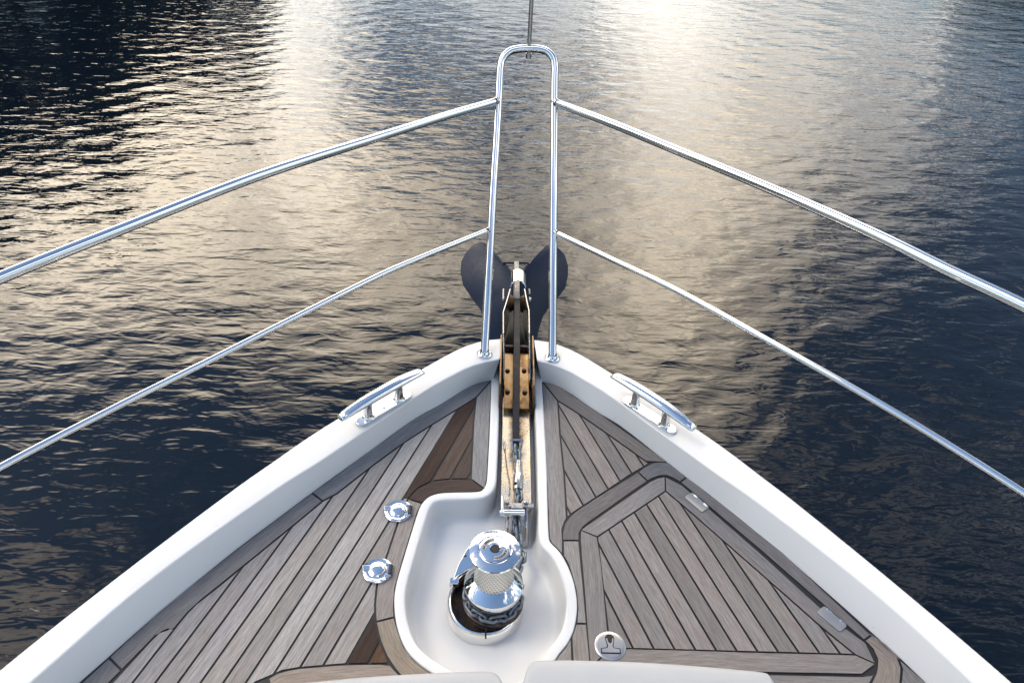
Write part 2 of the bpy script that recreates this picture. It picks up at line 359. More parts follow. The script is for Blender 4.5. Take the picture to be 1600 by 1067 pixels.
for d, z in ((0,-.003),(.0004,.0025),(.0018,.0044),(.0045,.0050),(.014,.0052),(.0235,.0050),(.0268,.0040),(.0288,.0012),(.0300,-.005),(.0305,-.009),(.0345,-.050),(.0365,-.060),(.0405,-.069),(.047,-.076),(.056,-.0795),(.063,-.0798),(.070,-.0801)):
    w = [min(1, max(.0, (2.0-q.y)/.5)) if False else 1 for q in wl]
    loop = off_open(wl, d if d <= .03 else .03+(d-.03)*1.0)
    if d > .03:
        base = off_open(wl, .03)
        for i, q in enumerate(loop):           # walls stand steeper in the narrow chain channel
            k = min(1, max(.15, (1.62-q.y)/.22)); loop[i] = base[i].lerp(q, k)
    for q in loop: q.z = z
    rows.append([bm.verts.new(q) for q in loop])
for A, B in zip(rows, rows[1:]):
    for i in range(len(A)-1): bm.faces.new((A[i], A[i+1], B[i+1], B[i]))
fl = bm.faces.new(rows[-1]); bmesh.ops.triangulate(bm, faces=[fl])
part('windlass_well', bm, 'gel', smooth=42)

# ---- deck: black caulk bed under the planks (left and right of the recess)
bm = bmesh.new()
for sg in (-1, 1):
    edge = [q for q in curve_res(teak_e, 90)]
    if sg < 0: side = [(sg*q.x, q.y) for q in edge] ; wellside = [(q.x-.0002, q.y) for q in wl if q.y < 2.08 and q.x < at(790,1090).x]
    else: side = [(q.x, q.y) for q in edge]; wellside = [(q.x+.0002, q.y) for q in wl[::-1] if q.y < 2.08 and q.x >= at(790,1090).x]
    P = side[::-1] + wellside + [(at(790,1090).x, -3.2)]
    vs = [bm.verts.new((x, y, 0)) for x, y in P]
    for t in tessellate_polygon([[Vector((x, y, 0)) for x, y in P]]):
        try: bm.faces.new([vs[i] for i in t])
        except ValueError: pass
part('deck_caulking', bm, 'caulk', smooth=0)

G = .0029   # half a caulked seam
pk = Planks(); hatch = Planks(.0030)
def pp(L): return [at2(x, y) for x, y in L]
def pca(P):
    A = np.array(P); A = A-A.mean(0); w, v = np.linalg.eigh(A.T@A); return math.atan2(v[1,1], v[0,1])
def board(L, tint, ang=None, tgt=None, g=G, world=False):
    P = L if world else pp(L); (tgt or pk).fill(inset(P, g), pca(P) if ang is None else ang, vary(tint, .08))
def long_board(outer_px, inner_px, tint, tgt=None, g=G):
    """a sprung board: its grain follows the curve (cut into short lengths that share one tone)"""
    T = tgt or pk; t = vary(tint, .06)
    A = [Vector((*at2(*q),0)) for q in outer_px]; B = [Vector((*at2(*q),0)) for q in inner_px]
    def rs(P, n):
        L = [0]
        for a, c in zip(P, P[1:]): L.append(L[-1]+(c-a).length)
        o = []
        for i in range(n):
            s = L[-1]*i/(n-1); j = max(0, next((k for k in range(len(L)-1) if L[k+1] >= s-1e-9), len(L)-2)); o.append(P[j].lerp(P[j+1], (s-L[j])/max(L[j+1]-L[j],1e-9)))
        return o
    n = 14; A = rs(A, n); B = rs(B, n); P = [(q.x,q.y) for q in A]+[(q.x,q.y) for q in B[::-1]]
    if area(P) < 0: P = P[::-1]; rev = True
    else: rev = False
    Q = inset_keep(P, g); u0 = random.random()*30; bm = T.bm; z0, z1 = .0004, .0004+T.h
    if rev: Q = Q[::-1]
    qa, qb = Q[:n], Q[n:][::-1]
    L = [0]
    for i in range(1, n): L.append(L[-1]+math.dist(qa[i], qa[i-1]))
    for i in range(n-1):
        f = bm.faces.new([bm.verts.new((x,y,z1)) for x, y in (qa[i], qa[i+1], qb[i+1], qb[i])]); f.normal_update()
        if f.normal.z < 0: f.normal_flip()
        for l in f.loops:
            x, y = l.vert.co.xy; k = min((0,1), key=lambda k: min(math.dist((x,y), qa[i+k]), math.dist((x,y), qb[i+k])))
            isb = min(math.dist((x,y),qb[i]), math.dist((x,y),qb[i+1])) < min(math.dist((x,y),qa[i]), math.dist((x,y),qa[i+1]))
            l[T.uv].uv = (L[i+k]+u0, (math.dist(qa[i+k], qb[i+k]) if isb else 0)+u0*.37); l[T.col] = (*t,1)
def inset_keep(P, d):
    n = len(P); out = []
    for i in range(n):
        a, p, c = P[i-1], P[i], P[(i+1)%n]
        e1 = Vector((p[0]-a[0], p[1]-a[1])); e2 = Vector((c[0]-p[0], c[1]-p[1]))
        if e1.length < 1e-7: e1 = e2.copy()
        if e2.length < 1e-7: e2 = e1.copy()
        e1.normalize(); e2.normalize(); n1 = Vector((-e1.y,e1.x)); n2 = Vector((-e2.y,e2.x)); h = n1+n2
        if h.length < 1e-4: h = n1.copy()
        h.normalize(); k = d/max(h.dot(n1), .3); out.append((p[0]+h.x*k, p[1]+h.y*k))
    return out
def strips(L, ang_deg, off0, step, tintf, tgt=None, world=False, g=G):
    P = inset(L if world else pp(L), g); a = R(ang_deg); nx, ny = -math.sin(a), math.cos(a)
    d = [nx*x+ny*y for x, y in P]; k0 = math.floor((min(d)-off0)/step); k1 = math.ceil((max(d)-off0)/step)
    for k in range(k0, k1):
        lo, hi = off0+k*step+g, off0+(k+1)*step-g
        cuts = ((nx, ny, lo), (-nx, -ny, -hi)); mid = (lo+hi)/2
        T = tgt or pk; T.seed = (random.random()*40, random.random()*40); tones = {}
        for t in tessellate_polygon([[Vector((x,y,0)) for x, y in P]]):
            Q = [P[i] for i in t]
            if area(Q) < 0: Q = Q[::-1]
            for c in cuts: Q = clip(Q, *c)
            if len(Q) < 3: continue
            base = tintf(mid, sum(q[0] for q in Q)/len(Q), sum(q[1] for q in Q)/len(Q))
            if base not in tones: tones[base] = vary(base, .18)
            T.add(Q, a, tones[base])
# ---- port side
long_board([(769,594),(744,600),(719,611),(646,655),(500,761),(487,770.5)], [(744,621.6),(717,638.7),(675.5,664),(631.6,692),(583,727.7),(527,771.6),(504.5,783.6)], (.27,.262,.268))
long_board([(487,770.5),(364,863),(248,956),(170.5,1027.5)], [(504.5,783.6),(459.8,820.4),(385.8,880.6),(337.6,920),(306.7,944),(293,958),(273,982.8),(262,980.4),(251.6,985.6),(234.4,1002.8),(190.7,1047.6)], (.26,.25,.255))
aft = [q for q in teak_e if q[1] < .9]
P3 = pp([(190.7,1047.6),(170.5,1027.5)]) + [(-x,y) for x, y in aft] + [(-x+.085,y) for x, y in aft[::-1]]
board(P3, BLUE, world=True)
board([(769,594),(768,600),(765,673),(761.5,745),(759,762),(758,765),(735.7,749),(737.6,710.6),(740,660),(744,621.6)], (.35,.34,.335))
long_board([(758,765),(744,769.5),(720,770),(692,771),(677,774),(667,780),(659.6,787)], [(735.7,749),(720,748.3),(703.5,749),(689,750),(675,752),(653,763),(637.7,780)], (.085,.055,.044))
board([(637.7,780),(659.6,787),(652,803),(646,823),(631,872),(618,918),(616,948),(616.5,964.6),(587,972),(586,945),(589,915),(602.6,874.7),(621.5,818)], (.33,.30,.28))
long_board([(616.5,964.6),(620,979),(631,1010),(646,1030),(667,1047),(700,1066)], [(587,972),(593,1000),(604.6,1027),(620,1050),(650,1080),(672,1095)], (.36,.31,.25))
aftc = [(-1.14,.57),(-1.33,.2),(-1.5,-.25),(-1.66,-.8),(-1.8,-1.6),(-1.87,-3.1)]
field = pp([(744,621.6),(717,638.7),(675.5,664),(631.6,692),(583,727.7),(527,771.6),(504.5,783.6),(459.8,820.4),(385.8,880.6),(337.6,920),(306.7,944),(293,958),(273,982.8),(262,980.4),(251.6,985.6),(234.4,1002.8),(200,1040.6)]) + aftc + \
    [(-.9,-3.1)] + pp([(330,1120),(370,1086),(400,1066),(426,1055),(440,1048.6),(466,1044),(500.6,1041),(538,1038),(608.5,1037),(604.6,1027),(593,1000),(587,972),(586,945),(589,915),(602.6,874.7),(621.5,818),(637.7,780),(653,763),(675,752),(703.5,749),(735.7,749),(737.6,710.6),(740,660)])
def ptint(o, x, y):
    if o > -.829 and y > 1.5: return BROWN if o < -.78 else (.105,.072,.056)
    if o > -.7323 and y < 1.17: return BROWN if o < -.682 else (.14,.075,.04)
    if o > -.78 and y > 1.25 and y < 1.5: return TAN
    if o < -1.02: return (.37,.35,.345)
    return (.42,.40,.385)
strips(field, -109.4, -.8290, .0497, ptint, world=True)
long_board([(419,1060),(426,1055),(440,1048.6),(466,1044),(500.6,1041),(538,1038),(608.5,1037),(620,1050)], [(430,1100),(440,1095),(470,1090),(500,1087),(540,1085),(580,1083),(630,1082),(650,1080)], (.36,.315,.28))
# ---- starboard side
board([(847,597),(849.5,680),(854,760),(857.7,843),(861,849),(870,858),(879.5,868.7),(879.4,845),(878.4,828.5),(882.5,816),(885.6,810),(881.4,742),(875,680),(871.5,627)], (.32,.295,.28))
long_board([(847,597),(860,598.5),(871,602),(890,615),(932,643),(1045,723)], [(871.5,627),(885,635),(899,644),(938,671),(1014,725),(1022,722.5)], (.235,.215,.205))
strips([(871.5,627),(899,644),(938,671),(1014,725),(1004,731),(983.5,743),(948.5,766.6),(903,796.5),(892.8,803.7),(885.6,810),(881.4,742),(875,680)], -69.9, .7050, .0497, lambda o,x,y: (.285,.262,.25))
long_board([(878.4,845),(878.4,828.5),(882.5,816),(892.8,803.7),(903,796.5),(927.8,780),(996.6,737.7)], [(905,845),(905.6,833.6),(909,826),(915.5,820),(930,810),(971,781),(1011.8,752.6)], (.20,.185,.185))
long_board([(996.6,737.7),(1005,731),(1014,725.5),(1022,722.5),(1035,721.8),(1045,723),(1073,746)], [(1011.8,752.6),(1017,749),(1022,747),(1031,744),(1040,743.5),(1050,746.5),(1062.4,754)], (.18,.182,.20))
long_board([(1073,746),(1096,762),(1140,796),(1212,853),(1361,992.6)], [(1062.4,754),(1100,785.5),(1140,819.5),(1189,861),(1349.7,1001)], (.22,.215,.225))
long_board([(1361,992.6),(1382.6,1008),(1402,1027),(1408.6,1045),(1406.7,1067),(1400,1090)], [(1349.7,1001),(1362,1012),(1370,1030),(1369,1048),(1360,1067),(1350,1090)], (.29,.26,.235))
P5 = pp([(1361,992.6),(1448,1067)]) + aft[0:6] + [(x-.1,y) for x, y in aft[5::-1]] + pp([(1400,1090),(1406.7,1067),(1408.6,1045),(1402,1027),(1382.6,1008)])
board(P5, (.24,.235,.24), world=True)
board([(1208,1053.5),(1346,1056.5),(1362,1054),(1368,1049),(1360,1067),(1350,1090),(1330,1140),(905,1140),(915,1062),(925,1046)], (.30,.275,.26), ang=0)
board([(879.4,845),(904.7,845),(909,890),(913,930),(917,975),(900,974.5),(902,950),(899,921),(892,896),(886.6,880),(879.6,868.7)], (.36,.345,.335))
board([(899.5,974.5),(917,975),(922,1027),(925,1075),(897,1075),(894,1025),(892.5,995)], (.33,.30,.28))
board([(892.5,995),(894,1025),(896,1075),(835,1085),(858,1046),(873,1023),(884,1010)], (.33,.31,.29))
sfield = [(1.29,.3),(1.09,.62)] + pp([(1350,1092),(1330,1142),(900,1142)]) + [(.1,.55),(.1,-3.1),(1.87,-3.1),(1.8,-1.6),(1.66,-.8),(1.5,-.25),(1.36,.1)]
strips(sfield, -69.9, .7050, .0497, lambda o,x,y: (.30,.28,.26), world=True)
pk.build('teak_planking', yacht).location = (0,0,1.3)
# ---- hatch lid
g2 = .0016
def hb(L, inn, tint): long_board(L, inn, tint, hatch, .0020)
hb([(907,829),(912,824.5),(924,816.5),(971,784),(1012,755.5),(1022,750),(1031,746.5),(1039,745.5)], [(933,839.5),(945,831.5),(960,821.5),(985,804.5),(1010,787.8),(1022,779.7),(1032,773),(1039.6,767.8)], (.30,.285,.28))
hb([(1039,745.5),(1050,749),(1062,756),(1189,866),(1282,951),(1320.6,982),(1351.6,1004.5),(1363,1018),(1368,1038)], [(1039.6,767.8),(1052,778),(1065,789),(1127,843),(1200,907),(1243,945),(1286,983),(1312,1004),(1336,1023.5)], (.245,.235,.24))
hb([(1368,1038),(1366,1046),(1358,1052),(1346,1054),(1208,1051.5),(922,1044)], [(1336,1023.5),(1310,1022.7),(1270,1021.5),(1200,1020),(1090,1016.5),(955,1013)], (.30,.275,.26))
hb([(922,1044),(917.5,992),(912,915),(908,870),(906,836),(907,829)], [(955,1013),(949.7,988.7),(945,940),(939.5,880),(935,852),(933,839.5)], (.30,.275,.26))
strips([(933,839.5),(1039.6,767.8),(1065,789),(1127,843),(1200,907),(1286,983),(1336,1023.5),(955,1013.5),(949.7,988.7)], -70.4, .6285, .04985, lambda o,x,y: (.285,.262,.252), tgt=hatch)
hatch_o = hatch.build('hatch_lid', yacht); hatch_o.location = (0,0,1.3)
# hinges: satin plates let into the lid's outboard edge
for (cx1, cy1, sz) in ((1088.5, 786, 1.0), (1299, 968, 1.0)):
    bm = bmesh.new(); c = at(cx1, cy1); e1 = at(1189,868.5)-at(1062,757) if sz and cx1 < 1200 else at(1320,984)-at(1240,915)
    u = e1.normalized(); v = Vector((-u.y, u.x, 0)); L, Wd = .036, .0165; pts = []
    for sx, sy in ((-1,-1),(1,-1),(1,1),(-1,1)):
        for k in range(5):
            a = math.atan2(sy, sx)+R(-45+22.5*k) if False else None
        rr = .006; q = c + u*(sx*(L-rr)) + v*(sy*(Wd-rr)); base = {(-1,-1):180,(1,-1):270,(1,1):0,(-1,1):90}[(sx,sy)]
        for k in range(5): aa = R(base+22.5*k); w = q+u*(rr*math.cos(aa))+v*(rr*math.sin(aa)); pts.append((w.x,w.y))
    prism(bm, pts, .003, .0062)
    h = part('hatch_hinge', bm, 'satin', bevel=.0008); h.parent = hatch_o; h.location = (0,0,0)
    rot = Matrix.Rotation(math.atan2(u.y,u.x), 4, 'Z')
    for k in (-.35, .45):
        bm = bmesh.new(); q = c+u*(L*k*1.4)+v*(Wd*.80); box(bm, (q.x,q.y,.0065), (.015,.0052,.004), rot)
        kk = part('hinge_knuckle', bm, 'steel', bevel=.001); kk.parent = hatch_o; kk.location = (0,0,0)

# ---- flush latch
LC = at(953,1010); bm = bmesh.new(); lathe(bm, [(0,.0068),(.030,.0068),(.036,.0064),(.0395,.0048),(.0405,.002),(.0405,-.004)], (LC.x,LC.y,0), 64)
latch = part('deck_latch', bm, 'satin')
def lpt(x, y):            # x,y in latch outline units of one disc radius
    return (LC.x+x*.0405, LC.y+y*.0405)
tee = [(-.30,.52),(-.22,.66),(-.08,.75),(.10,.75),(.24,.66),(.31,.52),(.26,.25),(.20,-.02),(.24,-.14),(.62,-.20),(.62,-.56),(-.62,-.56),(-.62,-.20),(-.26,-.14),(-.20,-.02),(-.25,.25)]
bm = bmesh.new(); prism(bm, [lpt(*q) for q in tee], .0045, .0072); o = part('latch_slot', bm, 'dark', latch)  # near-black plate on the disc paints the slot's shade
tee2 = [(-.24,.46),(-.16,.46),(-.10,.18),(.02,.10),(.12,.20),(.17,.46),(.25,.46),(.20,.20),(.13,-.05),(.20,-.20),(.55,-.27),(.55,-.50),(-.55,-.50),(-.55,-.27),(-.20,-.20),(-.13,-.05),(-.19,.20)]
bm = bmesh.new(); prism(bm, [lpt(*q) for q in tee2], .0062, .0090); part('latch_handle', bm, 'satin', latch, bevel=.0005)

# ---- flush deck filler caps
def filler(px, py):
    c = at(px, py); P = (c.x, c.y, 0); bm = bmesh.new()
    lathe(bm, [(.0405,.001),(.0412,.004),(.040,.0072),(.037,.0085),(.0345,.0078)], P, 56); fil = part('filler_cap', bm, 'steel')
    bm = bmesh.new(); lathe(bm, [(.0350,.0078),(.033,.0098),(.028,.0088),(.0235,.0090),(.021,.0108),(.014,.0126),(.006,.0132),(0,.0133)], P, 56); part('cap_lid', bm, 'steel', fil)
    bm = bmesh.new(); tube(bm, [Vector(P)+Vector((.021*math.cos(R(a)), .021*math.sin(R(a)), .0135)) for a in range(-75, 56, 10)], .0022, 8); part('lift_ring', bm, 'worn', fil)
    bm = bmesh.new(); rot = Matrix.Rotation(R(8),4,'Z'); box(bm, Vector(P)+Vector((-.031,.005,.0105)), (.020,.014,.005), rot); box(bm, Vector(P)+Vector((-.041,.006,.0085)), (.004,.014,.007), rot); part('thumb_tab', bm, 'steel', fil, bevel=.0018)
    for s in (-1, 1):
        bm = bmesh.new(); box(bm, Vector(P)+Vector((.029,.0+s*.0175,.0100)), (.018,.0065,.006), Matrix.Rotation(R(-8),4,'Z')); part('hinge_lug', bm, 'steel', fil, bevel=.0015)
    bm = bmesh.new(); tube(bm, [Vector(P)+Vector((.0345,y,.0100)) for y in (-.0145,.0145)], .0056, 14); part('hinge_pin', bm, 'rubber', fil)
filler(622.5, 800); filler(590.5, 893)

# ---- mooring cleats on the toe rail
def cleat(a_px, b_px, side):
    A, B = at(*a_px, ZC+.075), at(*b_px, ZC+.075); mid = (A+B)/2; u = (B-A).normalized(); v = Vector((-u.y,u.x,0)); L = (B-A).length/2
    rot = Matrix.Rotation(math.atan2(u.y,u.x),4,'Z'); base = Vector((mid.x,mid.y,ZC)) 
    bm = bmesh.new(); P = []
    hl, hw = .108, .020
    for k in range(24):
        a = 2*math.pi*k/24; cx2 = (hl-hw)*(1 if math.cos(a) > 0 else -1); w = base+u*(cx2+hw*math.cos(a))+v*(hw*math.sin(a)); P.append((w.x,w.y))
    prism(bm, P, ZC-.002, ZC+.010); pl = part('mooring_cleat', bm, 'steel', bevel=.003, seg=3)
    for s in (-1, 1):
        bm = bmesh.new(); c = base+u*(s*.062)
        lathe(bm, [(.021,.009),(.0175,.013),(.0150,.020),(.0145,.045),(.0155,.066),(.019,.074)], c, 28); part('cleat_post', bm, 'steel', pl)
    bm = bmesh.new(); n = 30; seg = 22; rows = []
    for i in range(n+1):
        s = -1+2*i/n; e = abs(s); wv = (.0225*(1-.27*e**2.6)); hz = .0150*(1-.30*e**2); zz = ZC+.078 - .010*e**2.4
        if e > .98: wv *= .90; hz *= .85
        c = base+u*(s*L); row = []
        for k in range(seg):
            a = 2*math.pi*k/seg; ca, sa = math.cos(a), math.sin(a)
            yy = wv*math.copysign(abs(ca)**.8, ca); zq = hz*(sa if sa > 0 else .55*sa)
            row.append(bm.verts.new((c.x+v.x*yy+u.x*(-zq*.5*math.copysign(1,s)*e), c.y+v.y*yy+u.y*(-zq*.5*math.copysign(1,s)*e), zz+zq)))
        rows.append(row)
    for Aa, Bb in zip(rows, rows[1:]):
        for k in range(seg): bm.faces.new((Aa[k], Aa[(k+1)%seg], Bb[(k+1)%seg], Bb[k]))
    bm.faces.new(rows[0]); bm.faces.new(rows[-1]); part('cleat_horn', bm, 'steel', pl, smooth=50)
    bm = bmesh.new(); lathe(bm, [(.006,.0098),(.0055,.0115),(0,.0122)], base+u*0, 16); part('cleat_screw', bm, 'steel', pl)
    return pl
cleat((531,651), (660,577), -1); cleat((958,583), (1085,667), 1)

# ---- pulpit and guard rails
slope = .97; Zb = ZC+.003
def on_pulpit(px, py):           # the raked plane both pulpit legs and the hoop lie in:  z = Zb + slope*(y-2.118)
    d = sight(px, py); t = (Zb+slope*(CAM.y-2.118)-CAM.z)/(d.z-slope*d.y); return CAM+d*t
bl, br = at(757,553,Zb), at(863,559,Zb)
hoop = [(768,358),(776,215),(780.5,130),(781.5,110),(785,93),(795,82),(808,77.5),(826,76.5),(844,77.5),(857,83),(865,94),(867,110),(866.5,130),(866,215),(865.5,362)]
hp = [bl]+[on_pulpit(*q) for q in hoop]+[br]; hp[1:2] = [bl.lerp(on_pulpit(780,130), .25), bl.lerp(on_pulpit(780,130), .6)]; hp[-2:-1] = [br.lerp(on_pulpit(866.5,130), .6), br.lerp(on_pulpit(866.5,130), .25)]
bm = bmesh.new(); tube(bm, spline(hp, 8), .0145, 20); pul = part('bow_rail', bm, 'steel', smooth=60)
tl, tr = on_pulpit(778,158), on_pulpit(866,160); ml, mr = on_pulpit(767,358), on_pulpit(864.5,362)
dep = lambda P: (P-CAM).dot(CF)
def rail(pix, P0, t1, r, ext, name):
    t0 = dep(P0); x0, x1 = pix[0][0], pix[-1][0]; pts = [P0]
    for x, y in pix[1:]:
        k = (x-x0)/(x1-x0); pts.append(at_depth(x, y, 1/((1/t0)*(1-k)+(1/t1)*k)))
    pe = pts[-1]; d = (pe-pts[-2]).normalized(); q = ext[2]; e = (ext[3]-ext[1]).normalized(); L = (q-pe).length*.9     # run on aft in one sweep
    pts += [pe*(2*t**3-3*t*t+1)+d*L*(t**3-2*t*t+t)+q*(3*t*t-2*t**3)+e*L*(t**3-t*t) for t in [i/9 for i in range(1, 10)]] + [ext[3]]; bm = bmesh.new(); tube(bm, spline(pts, 8), r, 18); return part(name, bm, 'steel', pul, smooth=60)
rail([(778,157),(698,181),(577,219),(400,276),(197,355),(0,434)], tl, 1.7, .0145, [Vector((-1.5,.85,.83)), Vector((-1.8,0,.83)), Vector((-2.05,-1.4,.83)), Vector((-2.1,-3,.83))], 'top_rail')
rail([(866,160),(947,190),(1051,232.5),(1200,293.5),(1360,363),(1481,422),(1600,478)], tr, 1.7, .0145, [Vector((1.4,.75,.85)), Vector((1.72,0,.85)), Vector((2.0,-1.4,.85)), Vector((2.1,-3,.85))], 'top_rail')
rail([(767,357),(661,401),(577,438),(334,560),(197,628),(0,730)], ml, 1.8, .0095, [Vector((-1.5,.7,.43)), Vector((-1.75,0,.43)), Vector((-2.02,-1.4,.43)), Vector((-2.08,-3,.43))], 'middle_rail')
rail([(864.5,360),(953,404),(1060,455),(1200,532),(1397,643.5),(1600,770)], mr, 1.8, .0095, [Vector((1.42,.65,.46)), Vector((1.7,0,.46)), Vector((2.0,-1.4,.46)), Vector((2.08,-3,.46))], 'middle_rail')
for P, Q, r_ in ((tl, at_depth(698,181,2.6), .0145), (tr, at_depth(947,190,2.6), .0145), (ml, at_depth(661,401,2.5), .0095), (mr, at_depth(953,404,2.5), .0095)):
    u = (Q-P).normalized(); bm = bmesh.new(); tube(bm, [P+u*.012, P+u*.016, P+u*.020, P+u*.024], [r_+.0002, r_+.0016, r_+.0014, r_+.0002], 18, cap=False); part('weld_bead', bm, 'worn', pul, smooth=60)
for P in (bl, br):
    bm = bmesh.new(); lathe(bm, [(.0,-.004),(.0265,-.004),(.0268,.003),(.024,.0065),(.0185,.0085),(.0165,.013),(.0150,.016)], P, 36); part('stanchion_foot', bm, 'steel', pul)
for x, y0 in ((-1.72,-.2),(1.72,-.2),(-2.02,-1.7),(2.02,-1.7)):       # stanchions further aft
    bm = bmesh.new(); tube(bm, [(x*.97,y0,ZC),(x*1.04,y0,.83)], .0125, 14); part('stanchion', bm, 'steel', pul)
bp = on_pulpit(826.5,77); bm = bmesh.new(); tube(bm, [bp+Vector((0,0,-.03)), bp+Vector((0,0,.0)), bp+Vector((.0,0,1.0))], .0078, 14); part('jackstaff', bm, 'worn', pul)
bm = bmesh.new(); tube(bm, [bp+Vector((0,0,-.016)), bp+Vector((0,0,-.034))], .011, 14); part('staff_nut', bm, 'worn', pul)

# ---- bow roller: stainless trough, bolted strips, cheeks, cap, roller
ZP = -.028
xl, xr = at(783.5,720,ZP).x, at(829,720,ZP).x
bm = bmesh.new(); y0, y1 = at(805,788,ZP).y, 2.20
for x0, x1, a, c, z in ((xl, xr, y0, 2.02, ZP),): box(bm, ((x0+x1)/2,(a+c)/2,z-.02), (x1-x0,c-a,.04))
chan = part('bow_roller', bm, 'plate', bevel=.002)  # warm sky reflection painted into the plate colour
zc0 = ZP+.006
cxl, cxr = at(787,560,.06).x, at(829.5,560,.06).x
for a, c in ((cxl+.004, (cxl+cxr)/2-.004), ((cxl+cxr)/2+.004, cxr-.004)):
    bm = bmesh.new(); box(bm, ((a+c)/2,(1.94+2.27)/2,ZP+.010), (c-a,.33,.020)); part('bolted_strip', bm, 'bronze', chan, bevel=.002)
for px, py in ((793,547),(818,547),(793,579),(819,579),(793,612),(820,613)):
    q = at(px, py, ZP+.022); bm = bmesh.new(); lathe(bm, [(.0085,-.003),(.0085,.003),(.006,.006),(0,.0068)], q, 6); part('bolt', bm, 'rust', chan, smooth=20)
for px, py, hw in ((834,580,.0),(782,580,.0)):
    x = at(px, 560, ZC).x; bm = bmesh.new(); P = []
    for yy, zz in ((1.93,-.05),(1.93,ZC-.02),(1.955,ZC+.004),(2.225,ZC+.006),(2.262,ZC-.03),(2.265,-.12),(2.15,-.2)): P.append((yy,zz))
    s = 1 if px > 800 else -1
    xi = x-s*.004; xo = x+s*.0015
    va = [bm.verts.new((xi,a_,z_)) for a_, z_ in P]; vb = [bm.verts.new((xo,a_,z_)) for a_, z_ in P]; bm.faces.new(va); bm.faces.new(vb[::-1])
    for i in range(len(P)): bm.faces.new((va[i],va[(i+1)%len(P)],vb[(i+1)%len(P)],vb[i]))
    part('trough_side', bm, 'side', chan, bevel=.0015)  # brown reflection painted into the side colour
bm = bmesh.new(); box(bm, ((cxl+cxr)/2, 2.46, -.085), (cxr-cxl-.010, .42, .02)); part('roller_void_block', bm, 'dark', chan, bevel=.002)  # added near-black box makes the dark void between the cheeks
# cheeks: outline in pixels of the top edge, hung down as plates
def cheek(top, th, drop):
    T = [at(x, y, z) for x, y, z in top]; bm = bmesh.new(); n = len(T); s = th
    A = [bm.verts.new(p) for p in T]; B = [bm.verts.new(p+Vector((s,0,0))) for p in T]
    A2 = [bm.verts.new((p.x,p.y,p.z-d)) for p, d in zip(T,drop)]; B2 = [bm.verts.new((p.x+s,p.y,p.z-d)) for p, d in zip(T,drop)]
    for i in range(n-1):
        for q in ((A[i],A[i+1],B[i+1],B[i]),(A2[i],A2[i+1],B2[i+1],B2[i]),(A[i],A[i+1],A2[i+1],A2[i]),(B[i],B[i+1],B2[i+1],B2[i])): bm.faces.new(q)
    bm.faces.new((A[0],B[0],B2[0],A2[0])); bm.faces.new((A[-1],B[-1],B2[-1],A2[-1])); return part('cheek_plate', bm, 'worn', chan, bevel=.0008, smooth=0)
cheek([(786.2,592,.02),(786.2,560,.075),(785.8,520,.095),(785.6,487,.10),(791,470,.10),(796.5,451,.10)], .004, [.05,.1,.14,.17,.17,.15])
cheek([(829.6,592,.02),(828.6,560,.075),(828.0,520,.095),(827.4,485,.10),(824,470,.10),(820.5,451,.10)], -.004, [.05,.1,.14,.17,.17,.15])
ra = at(807,470,.0); 
c1, c2 = at(797,448,.10), at(822,447,.10); f1, f2 = at(797.5,430,.10), at(821.5,430,.10)
bm = bmesh.new(); rows = []
for P, Q in ((c1,c2),(f1,f2)):
    row = []; row2 = []
    for k in range(17):
        a = math.pi*k/16; m_ = (P+Q)/2; hw = (Q-P).length/2
        row.append(bm.verts.new((m_.x-hw*math.cos(a), m_.y+.02*math.sin(a), m_.z+.022*math.sin(a)-.006)))
        row2.append(bm.verts.new((m_.x-(hw-.004)*math.cos(a), m_.y+.02*math.sin(a), m_.z+.018*math.sin(a)-.006)))
    rows.append((row,row2))
for k in range(16):
    for i in (0,1): bm.faces.new((rows[0][i][k],rows[0][i][k+1],rows[1][i][k+1],rows[1][i][k]))
    for j in (0,1): bm.faces.new((rows[j][0][k],rows[j][0][k+1],rows[j][1][k+1],rows[j][1][k]))
part('roller_cap', bm, 'steel', chan, smooth=60)
ry = at(807,470,.02).y; bm = bmesh.new()
lathe(bm, [(0,-.036),(.040,-.036),(.040,-.030),(.026,-.010),(.026,.010),(.040,.030),(.040,.036),(0,.036)], ((cxl+cxr)/2, ry, .005), 40, rot=Matrix.Rotation(R(90),4,'Y')); part('roller', bm, 'roller', chan)
bm = bmesh.new(); box(bm, ((cxl+cxr)/2, 2.265, -.02), (cxr-cxl-.008,.014,.06)); part('front_stop', bm, 'roller', chan, bevel=.003)
for s, x in ((-1,cxl-.003),(1,cxr+.001)):
    bm = bmesh.new(); lathe(bm, [(.0095,0),(.0095,.006),(.006,.009),(0,.0095)], (x, ry, .03), 6, rot=Matrix.Rotation(R(90*s),4,'Y')); part('axle_nut', bm, 'steel', chan, smooth=20)
# lanyard: thin wire with a clip
bm = bmesh.new(); lp = [at(789,698,ZP+.004),at(790,712,ZP+.006),(at(793,735,ZP+.006)),(at(797,760,ZP+.008)),(at(794,778,ZP+.015)),(at(793,789,.02))]
tube(bm, spline(lp, 6), .0013, 6); part('safety_lanyard', bm, 'wire', chan)
bm = bmesh.new(); tube(bm, [at(787.5,690,ZP+.004), at(789,702,ZP+.005)], .0032, 8); part('lanyard_clip', bm, 'worn', chan)

